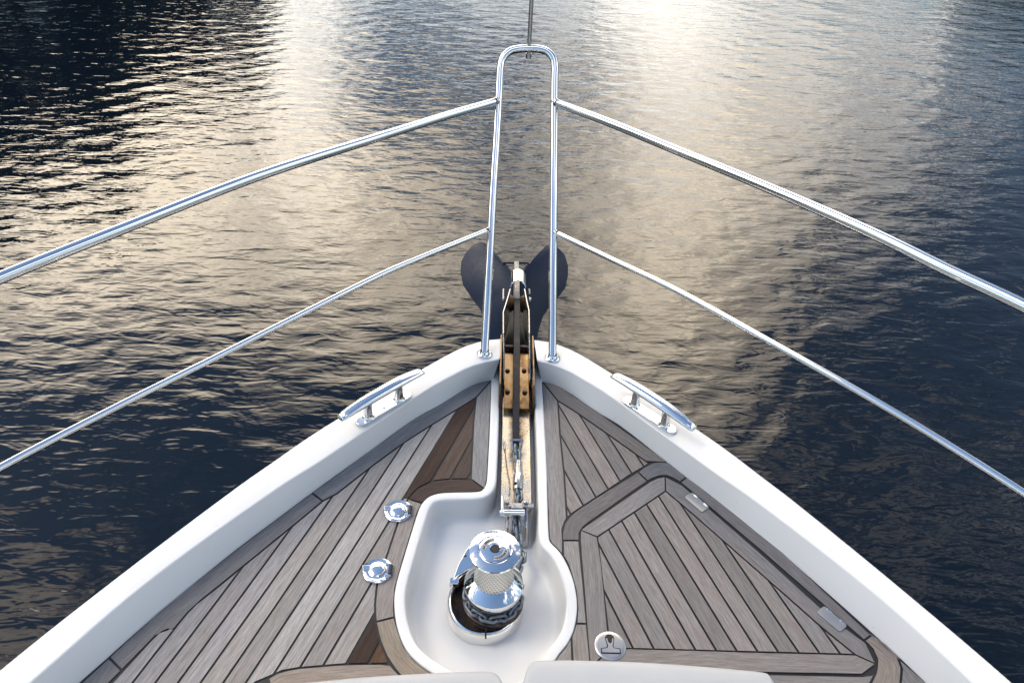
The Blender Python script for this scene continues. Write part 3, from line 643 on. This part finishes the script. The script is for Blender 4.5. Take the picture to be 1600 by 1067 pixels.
# ---- chain stopper
sc = at(807,815,-.03); bm = bmesh.new(); yb0, yb1 = at(807,846,-.05).y, at(807,785,-.02).y
xa, xb = at(790,815,-.03).x, at(826,815,-.03).x
box(bm, ((xa+xb)/2,(yb0+yb1)/2,-.066), (xb-xa,(yb1-yb0),.03)); stp = part('chain_stopper', bm, 'worn', bevel=.003)
for x in (xa+.006, xb-.006):
    bm = bmesh.new(); P = [(yb0+.004,-.055),(yb1,-.055),(yb1,.004),(yb1-.010,.018),(yb1-.030,.018),(yb1-.045,.0),(yb0+.02,-.012)]
    va = [bm.verts.new((x-.0035,a_,z_)) for a_, z_ in P]; vb = [bm.verts.new((x+.0035,a_,z_)) for a_, z_ in P]; bm.faces.new(va); bm.faces.new(vb[::-1])
    for i in range(len(P)): bm.faces.new((va[i],va[(i+1)%len(P)],vb[(i+1)%len(P)],vb[i]))
    part('stopper_cheek', bm, 'worn', stp, bevel=.0015)
q1, q2 = at(786.5,801,.012), at(820,801,.012); bm = bmesh.new(); tube(bm, [q1,q2], .0105, 20); part('stopper_bar', bm, 'steel', stp, bevel=.002)
q0 = at(780.5,801.5,.012); bm = bmesh.new(); tube(bm, [q0,q1+Vector((.002,0,0))], .0088, 20); part('bar_end', bm, 'steel', stp, bevel=.002)
bm = bmesh.new(); tube(bm, [at(785,798,.015), at(785,786,.025), at(785,773,.03)], .0048, 12); part('lever_pin', bm, 'steel', stp)
bm = bmesh.new(); tube(bm, [at(790,790.5,.014), at(826,790.5,.014)], .0042, 12); part('cross_pin', bm, 'worn', stp)
bm = bmesh.new(); tube(bm, [at(824.5,790.5,.014), at(834,790.5,.014)], .0078, 6); part('pin_head', bm, 'worn', stp)
bm = bmesh.new(); box(bm, at(808,792,.014), (.034,.02,.016)); part('stopper_pawl', bm, 'worn', stp, bevel=.002)
for px in (791,822):
    bm = bmesh.new(); lathe(bm, [(.008,-.006),(.008,.004),(.005,.006),(0,.006)], at(px,784,.02), 6); part('cheek_nut', bm, 'worn', stp, smooth=20)

# ---- windlass
ZF = -.080
AXT = at(773.5, 858, .185); ax = Vector((AXT.x, AXT.y, 0))
wl_e = bmesh.new(); lathe(wl_e, [(.070,ZF),(.072,ZF+.012),(.060,ZF+.020),(.050,ZF+.030)], ax, 56); wind = part('windlass', wl_e, 'rust')
# chain guard: a C shaped spiral wall with a rolled top edge
bm = bmesh.new(); rows = []; n = 72
for i in range(n+1):
    k = i/n; a = R(112 + 262*k)                          # from behind-left round the front to the right
    rad = .108-.020*max(0,(k-.50))/.5 - .008*max(0,.25-k)/.25; hgt = ZF+.052 - .016*k + .03*max(0,.35-k)/.35
    cxg = ax.x-.018*(1-.6*max(0,(k-.5))/.5); prof = [(0,ZF+.001),(-.001,ZF+.006),(-.003,hgt-.010),(-.006,hgt-.003),(-.011,hgt),(-.016,hgt-.003),(-.018,hgt-.010),(-.018,ZF+.001)]
    rows.append([bm.verts.new((cxg+(rad+d)*math.cos(a), ax.y-.004+(rad+d)*math.sin(a), z)) for d, z in prof])
for A, B in zip(rows, rows[1:]):
    for i in range(len(A)-1): bm.faces.new((A[i],A[i+1],B[i+1],B[i]))
bm.faces.new(rows[0]); bm.faces.new(rows[-1]); part('chain_guard', bm, 'steel', wind, smooth=50)
bm = bmesh.new(); lathe(bm, [(0,ZF+.0008),(.096,ZF+.0008)], (ax.x-.014,ax.y-.004,0), 56); lathe(bm, [(.096,ZF+.0008),(.096,ZF-.001)], (ax.x-.014,ax.y-.004,0), 56); part('base_plate', bm, 'floor_', wind)
bm = bmesh.new(); a_ = R(-94); c = Vector((ax.x-.012+.0905*math.cos(a_), ax.y-.004+.0905*math.sin(a_), ZF+.040)); box(bm, c+Vector((.002,.001,0)), (.004,.030,.014)); part('guard_joint', bm, 'dark', wind)
bm = bmesh.new(); lathe(bm, [(.050,ZF+.034),(.080,ZF+.036),(.083,ZF+.040),(.082,ZF+.046),(.062,ZF+.056),(.060,ZF+.070),(.070,ZF+.082),(.060,ZF+.088)], ax, 64); part('gypsy', bm, 'rust', wind)
zt = AXT.z
bm = bmesh.new(); lathe(bm, [(.060,ZF+.088),(.0735,ZF+.092),(.0765,ZF+.097),(.0790,ZF+.119),(.0780,ZF+.1235),(.0530,ZF+.1475),(.0505,ZF+.149),(.048,ZF+.148)], ax, 96); part('clutch_cone', bm, 'steel', wind, smooth=28)
# drum waist with dimpled grip
m_, n_, p_ = newmat('dimpled drum steel'); uvn = n_.n('ShaderNodeUVMap', uv_map='UVMap').outputs[0]
vo = n_.n('ShaderNodeTexVoronoi', voronoi_dimensions='2D', feature='F1'); n_.put(vo.inputs['Vector'], uvn); vo.inputs['Scale'].default_value = 1; vo.inputs['Randomness'].default_value = 0
dm = n_.ramp(vo.outputs['Distance'], .24, .34); n_.put(p_.inputs['Base Color'], n_.mix(dm, (.42,.39,.35,1), (.74,.73,.70,1))); p_.inputs['Metallic'].default_value = .9; p_.inputs['Roughness'].default_value = .32; bump(n_, p_, dm, .8, .0015); M['dimple'] = m_
M['anchor'].node_tree.nodes['Principled BSDF'].inputs['Specular IOR Level'].default_value = .26
bm = bmesh.new(); uvl = bm.loops.layers.uv.new('UVMap'); prof = [(.0530,ZF+.148),(.0510,ZF+.1495),(.0495,ZF+.158),(.0485,ZF+.180),(.0480,zt-.030),(.0500,zt-.018),(.0540,zt-.012)]
rg = lathe(bm, prof, ax, 96); hs = [0]
for a, c in zip(prof, prof[1:]): hs.append(hs[-1]+math.dist(a, c))
for f in bm.faces:
    aa = [math.atan2(l.vert.co.y-ax.y, l.vert.co.x-ax.x) for l in f.loops]; hi = max(aa)-min(aa) > 3
    for l, a in zip(f.loops, aa):
        a = a+2*math.pi if (hi and a < 0) else a; zz = min(range(len(prof)), key=lambda i: abs(prof[i][1]-l.vert.co.z)); row = hs[zz]/.0080
        l[uvl].uv = (a/(2*math.pi)*34 + row*.5, row)
part('drum_grip', bm, 'dimple', wind, smooth=50)
bm = bmesh.new(); lathe(bm, [(.0530,zt-.016),(.0640,zt-.013),(.0665,zt-.010),(.0665,zt-.008),(.0650,zt-.0055),(.0465,zt+.0005),(.0435,zt+.0008),(.0415,zt-.0002),(.0412,zt-.0022)], ax, 96); part('drum_flange', bm, 'steel', wind, smooth=28)
bm = bmesh.new(); lathe(bm, [(.0412,zt-.0020),(.0402,zt-.0020)], ax, 64); part('cap_groove', bm, 'dark', wind)
bm = bmesh.new(); lathe(bm, [(.0402,zt-.0020),(.0400,zt+.0004),(.036,zt+.0020),(.016,zt+.0034),(.0135,zt+.0036),(.0125,zt+.0028)], ax, 72); cap_ = part('drum_cap', bm, 'steel', wind, smooth=40)
bm = bmesh.new(); P = []
for k in range(32):
    r_ = .0126 if k % 4 in (0,1) else .0100; P.append((ax.x+r_*math.cos(2*math.pi*k/32), ax.y+r_*math.sin(2*math.pi*k/32)))
prism(bm, P, zt+.0002, zt+.0030); part('handle_socket', bm, 'dark', wind, smooth=0)
# raised lettering bands on the cap and marks on the flange
bm = bmesh.new(); random.seed(5)
def band(r0, r1, a0, a1, z, h):
    n = 20; A = []
    for r_ in (r0, r1): A.append([bm.verts.new((ax.x+r_*math.cos(R(a0+(a1-a0)*k/n)), ax.y+r_*math.sin(R(a0+(a1-a0)*k/n)), z)) for k in range(n+1)])
    for k in range(n): bm.faces.new((A[0][k],A[0][k+1],A[1][k+1],A[1][k]))
band(.0225,.0345,95,185,zt+.0032,0); band(.0225,.0345,-95,-5,zt+.0032,0)
part('cap_name_plate', bm, 'satin', wind, smooth=0)
for a0, a1 in ((98,182),(-92,-8)):
    bm = bmesh.new(); N = 9
    for i in range(N):
        a = R(a0+(a1-a0)*(i+.5)/N); c = Vector((ax.x+.0285*math.cos(a), ax.y+.0285*math.sin(a), zt+.0036)); rot = Matrix.Rotation(a-math.pi/2,4,'Z')
        t_, r_ = Vector((-math.sin(a), math.cos(a), 0)), Vector((math.cos(a), math.sin(a), 0))
        for s in (-1, 1):
            if random.random() < .85: box(bm, c+t_*(s*.0013), (.0008,.0065,.0006), rot)
        for s in (-1,0,1):
            if random.random() < .5: box(bm, c+r_*(s*.0028), (.0030,.0008,.0006), rot)
    part('cap_lettering', bm, 'dark', wind, smooth=0)
bm = bmesh.new(); tube(bm, [ax+Vector((.0585*math.cos(R(a)), .0585*math.sin(R(a)), zt-.0028)) for a in range(98,128,4)], .0008, 6)
for a in (86,92,60,64,68,52): tube(bm, [ax+Vector((.0585*math.cos(R(a)), .0585*math.sin(R(a)), zt-.0028)), ax+Vector((.0585*math.cos(R(a+3)), .0585*math.sin(R(a+3)), zt-.0028))], .0011, 6)
part('flange_marks', bm, 'dark', wind)
# stripper arm: wedge from the drum to the guard, with a square lug
bm = bmesh.new(); zz = ZF+.088
P = [at2(742,842,zz),at2(752,878,zz),at2(738,886,zz),at2(712,902,zz),at2(707,905,zz),at2(716,880,zz),at2(728,858,zz)]
prism(bm, P, zz-.010, zz); part('chain_stripper', bm, 'steel', wind, bevel=.003)
bm = bmesh.new(); q = at(709.5,909,ZF+.075); box(bm, q, (.026,.022,.018)); part('stripper_lug', bm, 'steel', wind, bevel=.003)
for px, py, mt, r_ in ((727,868,'dark',.004),(734,862,'dark',.003)):
    bm = bmesh.new(); lathe(bm, [(r_,0),(0,.001)], at(px,py,zz+.0005), 12); part('stripper_screw', bm, mt, wind)

# ---- raised sunpad base, coachroof and windscreen further aft
bm = bmesh.new(); P = [(-.74,.86),(-.70,.90),(.66,.90),(.72,.86),(.98,.2),(1.2,-.5),(1.3,-1.2),(-1.3,-1.2),(-1.2,-.5),(-.98,.2)]
box(bm, (0,-.55,.01), (1.3,2.3,.02)); part('sunpad_base', bm, 'gel', bevel=.006)
bm = bmesh.new(); P = [(-1.25,-1.35,0,-1.1,-1.55,.42),(1.25,-1.35,0,1.1,-1.55,.42),(1.5,-3.2,0,1.4,-3.2,.5),(-1.5,-3.2,0,-1.4,-3.2,.5)]
va = [bm.verts.new(q[:3]) for q in P]; vb = [bm.verts.new(q[3:]) for q in P]; bm.faces.new(va); bm.faces.new(vb)
for i in range(4): bm.faces.new((va[i],va[(i+1)%4],vb[(i+1)%4],vb[i]))
part('coachroof', bm, 'gel', bevel=.05, seg=4)
bm = bmesh.new(); P = [(-1.05,-1.95,.45),(1.05,-1.95,.45),(.9,-3.0,1.3),(-.9,-3.0,1.3),(-1.05,-2.0,.40),(1.05,-2.0,.40),(.9,-3.1,1.28),(-.9,-3.1,1.28)]
v = [bm.verts.new(q) for q in P]
for f in ((0,1,2,3),(4,5,6,7),(0,1,5,4),(1,2,6,5),(2,3,7,6),(3,0,4,7)): bm.faces.new([v[i] for i in f])
part('windscreen', bm, 'glass')

# ================================================================== cushions
def cushion(front_px, z, left, right, label, back=-1.1):
    fp = [at(x, y, z) for x, y in front_px]; front = resample(spline(fp, 6), .02); n = len(front); bm = bmesh.new(); rows = []
    depthL = [0,.003,.010,.022,.045,.09,.16,.3,.5,.8,1.1,1.5,2.0]
    zt_ = [-.020,-.008,-.0015,.0015,.0035,.005,.007,.009,.010,.010,.010,.010,.010]
    cx0 = sum(p.x for p in front)/n
    prof = [(0.006,-.095),(-.004,-.080),(-.007,-.06),(-.006,-.040)]+[(d,zq) for d, zq in zip(depthL, zt_)]
    for d, zz_ in prof:
        row = []
        for i, p in enumerate(front):
            edge = min(i, n-1-i)/3.0; drop = 0
            row.append(bm.verts.new((p.x + (cx0-p.x)*0, p.y-d, z+zz_-drop)))
        rows.append(row)
    for A, B in zip(rows, rows[1:]):
        for i in range(n-1): bm.faces.new((A[i],A[i+1],B[i+1],B[i]))
    for s in (0, -1):                       # side walls
        bv = [r[s] for r in rows]; ext = [bm.verts.new((v.co.x+(-.012 if s == 0 else .012), v.co.y, max(z-.06, v.co.z-.035))) for v in bv]; e2 = [bm.verts.new((v.co.x+(-.010 if s == 0 else .010), v.co.y, z-.098)) for v in bv]
        for i in range(len(bv)-1): bm.faces.new((bv[i],bv[i+1],ext[i+1],ext[i])); bm.faces.new((ext[i],ext[i+1],e2[i+1],e2[i]))
    bmesh.ops.remove_doubles(bm, verts=bm.verts, dist=.0004)
    o = finish('sunpad_cushion', bm, 'vinyl', None, smooth=60); tag(o, label, 'cushion', 'sunpad cushions at the foot of the deck')
    c = sum((p for p in front), Vector())/n; c = Vector((c.x, c.y-.5, .02)); origin(o, c)
    inner = 0 if right else -1
    bm = bmesh.new(); q = front[0] if right else front[-1]; s = 1 if right else -1
    tube(bm, [(q.x+s*.010,q.y-.002,z-.075),(q.x+s*.010,q.y-.0,z-.03),(q.x+s*.010,q.y-.012,z-.004),(q.x+s*.010,q.y-.04,z+.005),(q.x+s*.010,q.y-.3,z+.010),(q.x+s*.010,q.y-1,z+.0115)], .0014, 6)
    sm = finish('seam', bm, 'thread', o); sm.location = -c; return o
ZK = .105
cushion([(250,1112),(330,1088),(429,1067),(495,1060),(561,1053.5),(620,1049.5),(687.5,1046),(740,1044),(765,1044.5),(777,1049),(783,1057),(789,1069)], ZK, False, False, 'pale grey vinyl sunpad cushion at lower left, its rounded corner by the windlass well')
cushion([(817,1069),(820,1052),(824,1040),(830,1032),(841,1027.5),(880,1026.5),(937.5,1027.5),(1005,1030),(1075,1034.5),(1140,1040),(1193,1045.5),(1203,1052),(1209,1062),(1216,1080)], ZK, False, True, 'pale grey vinyl sunpad cushion at lower right, covering part of the round deck latch')

# ================================================================== anchor
anchor = bpy.data.objects.new('anchor', None); C.objects.link(anchor)
AC = at(806,432,-.03); anchor.location = AC
tag(anchor, 'plough anchor with dark blue reflection painted on its spread flukes, stowed on the bow roller', 'anchor')
def ap(name, bm, mat, **k):
    o = finish(name, bm, mat, anchor, **k); o.location = -AC; return o
hx = at(808,560,.05).x
# shank: bar lying in the trough, over the roller, then down to the crown
sp = [at(806,694,.0),at(806.5,640,.014),at(807.5,560,.04),at(808,500,.058),at(808,466,.066),at(808,440,.06),at(807,408,.035)]
def bar(pts, w, h):
    bm = bmesh.new(); rows = []
    for i, p in enumerate(pts):
        ww, hh = w[i], h[i]; rows.append([bm.verts.new(p+Vector(q)) for q in ((-ww,0,0),(ww,0,0),(ww,0,-hh),(-ww,0,-hh))])
    for A, B in zip(rows, rows[1:]):
        for k in range(4): bm.faces.new((A[k],A[(k+1)%4],B[(k+1)%4],B[k]))
    bm.faces.new(rows[0]); bm.faces.new(rows[-1]); return bm
ap('shank', bar(sp[:5], [.0115,.012,.012,.012,.012], [.03,.034,.04,.045,.05]), 'shank', bevel=.002)
ap('shank_head', bar(sp[4:], [.0105,.0105,.0102], [.05,.09,.12]), 'head', bevel=.002)  # paler than the shank: sky reflection put into the colour
def fluke(outl, inner_top, crease_in, crease_out, lower_in):
    pass
def fl(side):
    s = side
    if s < 0:
        up = [(803,429,-.035),(774,395,.00),(760,381,.012),(753,378,.008),(741,382,-.005),(729,394,-.03),(721,409,-.06),(720,426,-.09),(724,446,-.12)]
        low = [(738,467,-.15),(751,484,-.17),(760,510,-.20),(766,540,-.26),(775,575,-.34)]
        ridge = [(803,432,-.035),(800,480,-.11),(801,530,-.22),(803,600,-.36)]
    else:
        up = [(811,428,-.035),(840,397,.00),(854,383,.012),(862,383,.008),(872,388,-.005),(882,399,-.03),(887,415,-.06),(887,430,-.09),(883,450,-.12)]
        low = [(870,467,-.15),(856,482,-.165),(848,494,-.18),(842,512,-.21),(835,545,-.27),(828,580,-.34)]
        ridge = [(811,432,-.035),(814,480,-.11),(813,530,-.22),(811,600,-.36)]
    U = [at(*q) for q in up]; L = [at(*q) for q in low]; Rg = [at(*q) for q in ridge]
    bm = bmesh.new(); vu = [bm.verts.new(p) for p in U]; vl = [bm.verts.new(p) for p in L]; vr = [bm.verts.new(p) for p in Rg]
    c0 = vr[0]
    for a, c in zip(vu[1:], vu[2:]): bm.faces.new((c0, a, c))
    bm.faces.new((vu[0], vu[1], c0))
    # lower panel, from the crease (c0 -> vu[-1]) down
    seq = [vu[-1]]+vl; m = len(seq); rr = [c0]+[None]*(m-1)
    rp = spline(Rg, 6); rr = [vr[0]]+[bm.verts.new(rp[int((len(rp)-1)*(i/(m-1)))]) for i in range(1, m)]
    for i in range(m-1): bm.faces.new((rr[i], seq[i], seq[i+1], rr[i+1]))
    for v in vr[1:]: bm.verts.remove(v)
    bmesh.ops.remove_doubles(bm, verts=bm.verts, dist=.0005)
    o = ap('fluke', bm, 'anchor', smooth=12); md = o.modifiers.new('thick', 'SOLIDIFY'); md.thickness = .008; md.offset = 0
    bv = o.modifiers.new('bev', 'BEVEL'); bv.width = .0015; bv.segments = 2; bv.limit_method = 'ANGLE'; return o
fl(-1); fl(1)
bm = bmesh.new(); tube(bm, [at(786,411,-.01), at(826,411,-.01)], .0045, 12); ap('cross_bar', bm, 'anchor')
for a, c in (((787,452,-.055),(786.5,468,-.07)),((827,452,-.055),(827.5,460,-.06))):
    bm = bmesh.new(); tube(bm, [at(*a), at(*c)], .0045, 8); ap('crown_bolt', bm, 'worn')
# shackle at the shank's eye
bm = bmesh.new(); sz = .0
shp = [at(800,685,.004),at(800,696,.002),at(802,703,-.002),at(806.5,706,-.004),at(812,703,-.002),at(814.5,696,.002),at(815,685,.004)]
tube(bm, spline(shp, 5), .0042, 10); ap('shackle', bm, 'galv')
bm = bmesh.new(); tube(bm, [at(797.5,688,.004), at(817.5,688,.004)], .0045, 10); ap('shackle_pin', bm, 'galv')

# ================================================================== anchor chain
chain = bpy.data.objects.new('anchor_chain', None); C.objects.link(chain); CC = at(808,775,-.02); chain.location = CC
tag(chain, 'grey galvanised anchor chain from the shackle through the stopper round the windlass', 'chain')
def link_mesh():
    bm = bmesh.new(); P = []; hl, hr = .0115, .0100
    for k in range(20):
        a = 2*math.pi*k/20; P.append(Vector((hr*math.sin(a), (hl if math.cos(a) >= 0 else -hl)+hr*math.cos(a), 0)))
    tube(bm, P, .0044, 9, closed=True)
    me = bpy.data.meshes.new('link'); bmesh.ops.recalc_face_normals(bm, faces=bm.faces); bm.to_mesh(me); bm.free(); me.materials.append(M['galv']); me.shade_smooth(); return me
LM = link_mesh()
def lay(path, pitch=.0255, start=0, upv=Vector((0,0,1)), flat0=0, r0=28, jit=7):
    P = spline(path, 10); L = [0]
    for a, c in zip(P, P[1:]): L.append(L[-1]+(c-a).length)
    n = int(L[-1]/pitch); 
    for i in range(n+1):
        s = min(i*pitch, L[-1]); j = max(0, next((k for k in range(len(L)-1) if L[k+1] >= s-1e-9), len(L)-2))
        p = P[j].lerp(P[j+1], (s-L[j])/max(L[j+1]-L[j],1e-9)); t = (P[j+1]-P[j]).normalized()
        x = t.cross(upv).normalized(); z = x.cross(t).normalized(); m = Matrix((x, t, z)).transposed().to_4x4()
        o = bpy.data.objects.new('link', LM); C.objects.link(o); o.parent = chain
        roll = (r0 if (i+flat0) % 2 else r0+90)+random.uniform(-jit,jit)
        o.matrix_local = Matrix.Translation(p-CC) @ m @ Matrix.Rotation(R(roll), 4, 'Y')
lay([at(807,703,-.004), at(808.5,722,-.004)])
lay([at(809,766,-.004), at(811,779,.0), at(809,797,-.006), at(807,812,-.012), at(809,836,-.02), at(812,856,-.02)])
gx = ZF+.064
ring = [at(812,858,-.02), at(815,873,-.018)]
for a in range(40, -200, -12): ring.append(Vector((ax.x+.0695*math.cos(R(a)), ax.y+.0695*math.sin(R(a)), gx)))
lay(ring, pitch=.0262, r0=4, jit=3)
def cp(name, bm, mat, **k):
    o = finish(name, bm, mat, chain, **k); o.location = -CC; return o
s0, s1, s2 = at(810.2,722,-.004), at(810,741,-.004), at(809,766,-.004)
bm = bmesh.new(); tube(bm, [s0, s1], .0135, 20); cp('swivel_head', bm, 'worn', bevel=.002)
bm = bmesh.new(); tube(bm, [s1+Vector((0,-.001,0)), s1.lerp(s2,.12), s1.lerp(s2,.9), s2], [.0150,.0172,.0165,.0145], 28); cp('swivel_body', bm, 'worn', smooth=60)
bm = bmesh.new(); q = s1.lerp(s2,.75); tube(bm, [q+Vector((-.008,.0,.012)), q+Vector((-.008,-.004,.0172))], .005, 12); cp('swivel_slot', bm, 'dark')
bm = bmesh.new()
for i, (dx, dy) in enumerate(((-.005,.009),(0,.010),(.005,.008),(-.006,.001),(-.001,0),(.005,.001),(-.003,-.008),(.004,-.007))):
    c = s0.lerp(s1,.5)+Vector((dx,dy,.0128 if abs(dx) < .003 else .0119)); box(bm, c, (.0012,.005,.0016), Matrix.Rotation(R(-25*(i%3)),4,'Z'))
cp('swivel_stamp', bm, 'dark', smooth=0)

# ================================================================== water: a displaced sheet out to the horizon
def axis(lo, hi, fine0, fine1, d0, grow):
    a = list(np.arange(fine0, fine1, d0)); x = fine1; d = d0
    while x < hi: a.append(x); d *= grow; x += d
    a.append(hi); x = fine0; d = d0; pre = []
    while x > lo: x -= d; d *= grow; pre.append(max(x, lo))
    return np.array(sorted(set(pre))+a)
ys = axis(-400, 900, 1.2, 10.0, .022, 1.012); xs = axis(-700, 700, -5.0, 5.0, .030, 1.012)
GX, GY = np.meshgrid(xs, ys); dxg = np.gradient(xs)[None,:]+0*GX; dyg = np.gradient(ys)[:,None]+0*GX; cell = np.maximum(dxg, dyg)
Zw = np.zeros_like(GX)
for i in range(90):
    lam = .09*(10**(rng.random()**1.8)); th = R(90)+rng.normal(0, R(30)) + (R(10) if i % 3 else R(-25)); k = 2*np.pi/lam
    amp = lam*.00095*rng.uniform(.5,1.3)*(1.0 if lam < .4 else .6); ph = rng.random()*6.28
    fade = np.clip(lam/(3.5*cell)-.6, 0, 1)
    w1 = 1+.5*np.sin(GX*.9/lam**.5+i)*np.sin(GY*.7/lam**.5+2*i)
    Zw += fade*amp*w1*np.sin(k*(np.cos(th)*GX+np.sin(th)*GY)+ph+.8*np.sin(GX*1.3/lam**.4+i*1.7))
V = np.stack([GX, GY, Zw-1.3], -1).reshape(-1,3); ny, nx = GX.shape
idx = np.arange(ny*nx).reshape(ny, nx); Fq = np.stack([idx[:-1,:-1], idx[:-1,1:], idx[1:,1:], idx[1:,:-1]], -1).reshape(-1,4)
me = bpy.data.meshes.new('water'); me.vertices.add(len(V)); me.vertices.foreach_set('co', V.ravel().astype(np.float32))
me.loops.add(Fq.size); me.loops.foreach_set('vertex_index', Fq.ravel().astype(np.int32)); me.polygons.add(len(Fq))
me.polygons.foreach_set('loop_start', np.arange(0, Fq.size, 4, dtype=np.int32)); me.update(); me.validate(); me.shade_smooth(); me.materials.append(M['water'])
wo = bpy.data.objects.new('water', me); C.objects.link(wo); tag(wo, kind='structure')

# ================================================================== river banks and their trees (seen mirrored in the water)
def bank(name, pts):
    bm = bmesh.new(); rows = []
    for x, y, nx_, ny_ in pts:
        rows.append([bm.verts.new((x+nx_*d, y+ny_*d, z+random.uniform(-.15,.15)*(d > 0))) for d, z in ((0,-1.6),(2,-.6),(6,.4),(20,1.0),(120,3))])
    for A, B in zip(rows, rows[1:]):
        for i in range(4): bm.faces.new((A[i],A[i+1],B[i+1],B[i]))
    o = finish(name, bm, 'soil', None, smooth=80); tag(o, kind='structure')
bank('left_bank', [(-28,-60,-1,0),(-26,0,-1,0),(-24,20,-1,.1),(-20,40,-.9,.4),(-24,70,-1,.3),(-40,160,-1,.3),(-60,400,-.9,.4)])
bank('right_bank', [(70,-60,1,0),(60,0,1,0),(50,40,1,.1),(46,70,1,.2),(60,130,.9,.4),(80,400,.9,.4)])
def tree(x, y, h, w, label, seed, group):
    rs = np.random.default_rng(seed); e = bpy.data.objects.new('broadleaf_tree', None); C.objects.link(e); e.location = (x,y,.2); tag(e, label, 'tree', group)
    bm = bmesh.new(); pts = [Vector((0,0,-.6)), Vector((.1,0,h*.2)), Vector((-.1,.15,h*.45)), Vector((.1,0,h*.8))]; tube(bm, spline(pts,4), [h*.03*(1-.07*i) for i in range(13)], 9)
    for i in range(6):
        a = i*1.05+rs.random(); z = h*(.28+.08*i); r = w*(.8-.07*i); tube(bm, spline([Vector((0,0,z)), Vector((r*.5*math.cos(a), r*.5*math.sin(a), z+h*.08)), Vector((r*math.cos(a), r*math.sin(a), z+h*.14))],3), [h*.011,h*.010,h*.009,h*.007,h*.005,h*.004,h*.003], 6)
    finish('trunk', bm, 'bark', e)
    cl = [];
    for i in range(30):
        a = rs.random()*6.28; q = rs.random(); z = h*(.16+.82*q); rad = w*math.sqrt(max(.05, 1-((q-.42)/.66)**2))*rs.uniform(.25,1.0); cl.append((rad*math.cos(a), rad*math.sin(a), z, w*rs.uniform(.22,.42)))
    n = 4200; ci = rs.integers(0, len(cl), n); cc = np.array(cl)[ci]; d = rs.normal(size=(n,3)); d /= np.linalg.norm(d,axis=1)[:,None]; P = cc[:,:3]+d*cc[:,3:4]*(rs.random((n,1))**.4)
    a = rs.normal(size=(n,3)); a /= np.linalg.norm(a,axis=1)[:,None]; c = np.cross(a, rs.normal(size=(n,3))); c /= np.linalg.norm(c,axis=1)[:,None]; s = h*.028*rs.uniform(.6,1.4,(n,1))
    V = np.stack([P-a*s, P+c*s*.5, P+a*s, P-c*s*.5], 1).reshape(-1,3); me = bpy.data.meshes.new('crown'); me.from_pydata(V.tolist(), [], np.arange(4*n).reshape(-1,4).tolist()); me.materials.append(M['leaf'])
    o = bpy.data.objects.new('crown', me); C.objects.link(o); o.parent = e
def polar(azd, dist): return (dist*math.sin(R(azd)), dist*math.cos(R(azd)))
ORD = ['nearest the bow line', 'second', 'third', 'fourth', 'fifth', 'sixth', 'seventh', 'eighth', 'ninth', 'tenth']
for i, (azd, dist, eld) in enumerate(((-21,50,17.5),(-26,44,21),(-31,39,22.5),(-36,36,24),(-42,34,24.5),(-49,32,24),(-57,31,25),(-66,31,26),(-77,30,26),(-88,30,26))):
    x, y = polar(azd, dist); h = math.tan(R(eld))*(dist-7)-1.3
    tree(x, y, h, h*.38, 'dark bushy tree on the left bank, %s in its row' % ORD[i], 100+i, 'trees on the left bank')
for i, (azd, dist, eld) in enumerate(((31,66,10),(36,62,13),(42,60,15),(49,60,16),(57,60,16),(67,62,15))):
    x, y = polar(azd, dist); h = math.tan(R(eld))*(dist-10)-1.3
    tree(x, y, h, h*.42, 'broad green tree on the right bank, %s in its row' % ORD[i], 200+i, 'trees on the right bank')
bpy.context.view_layer.update()
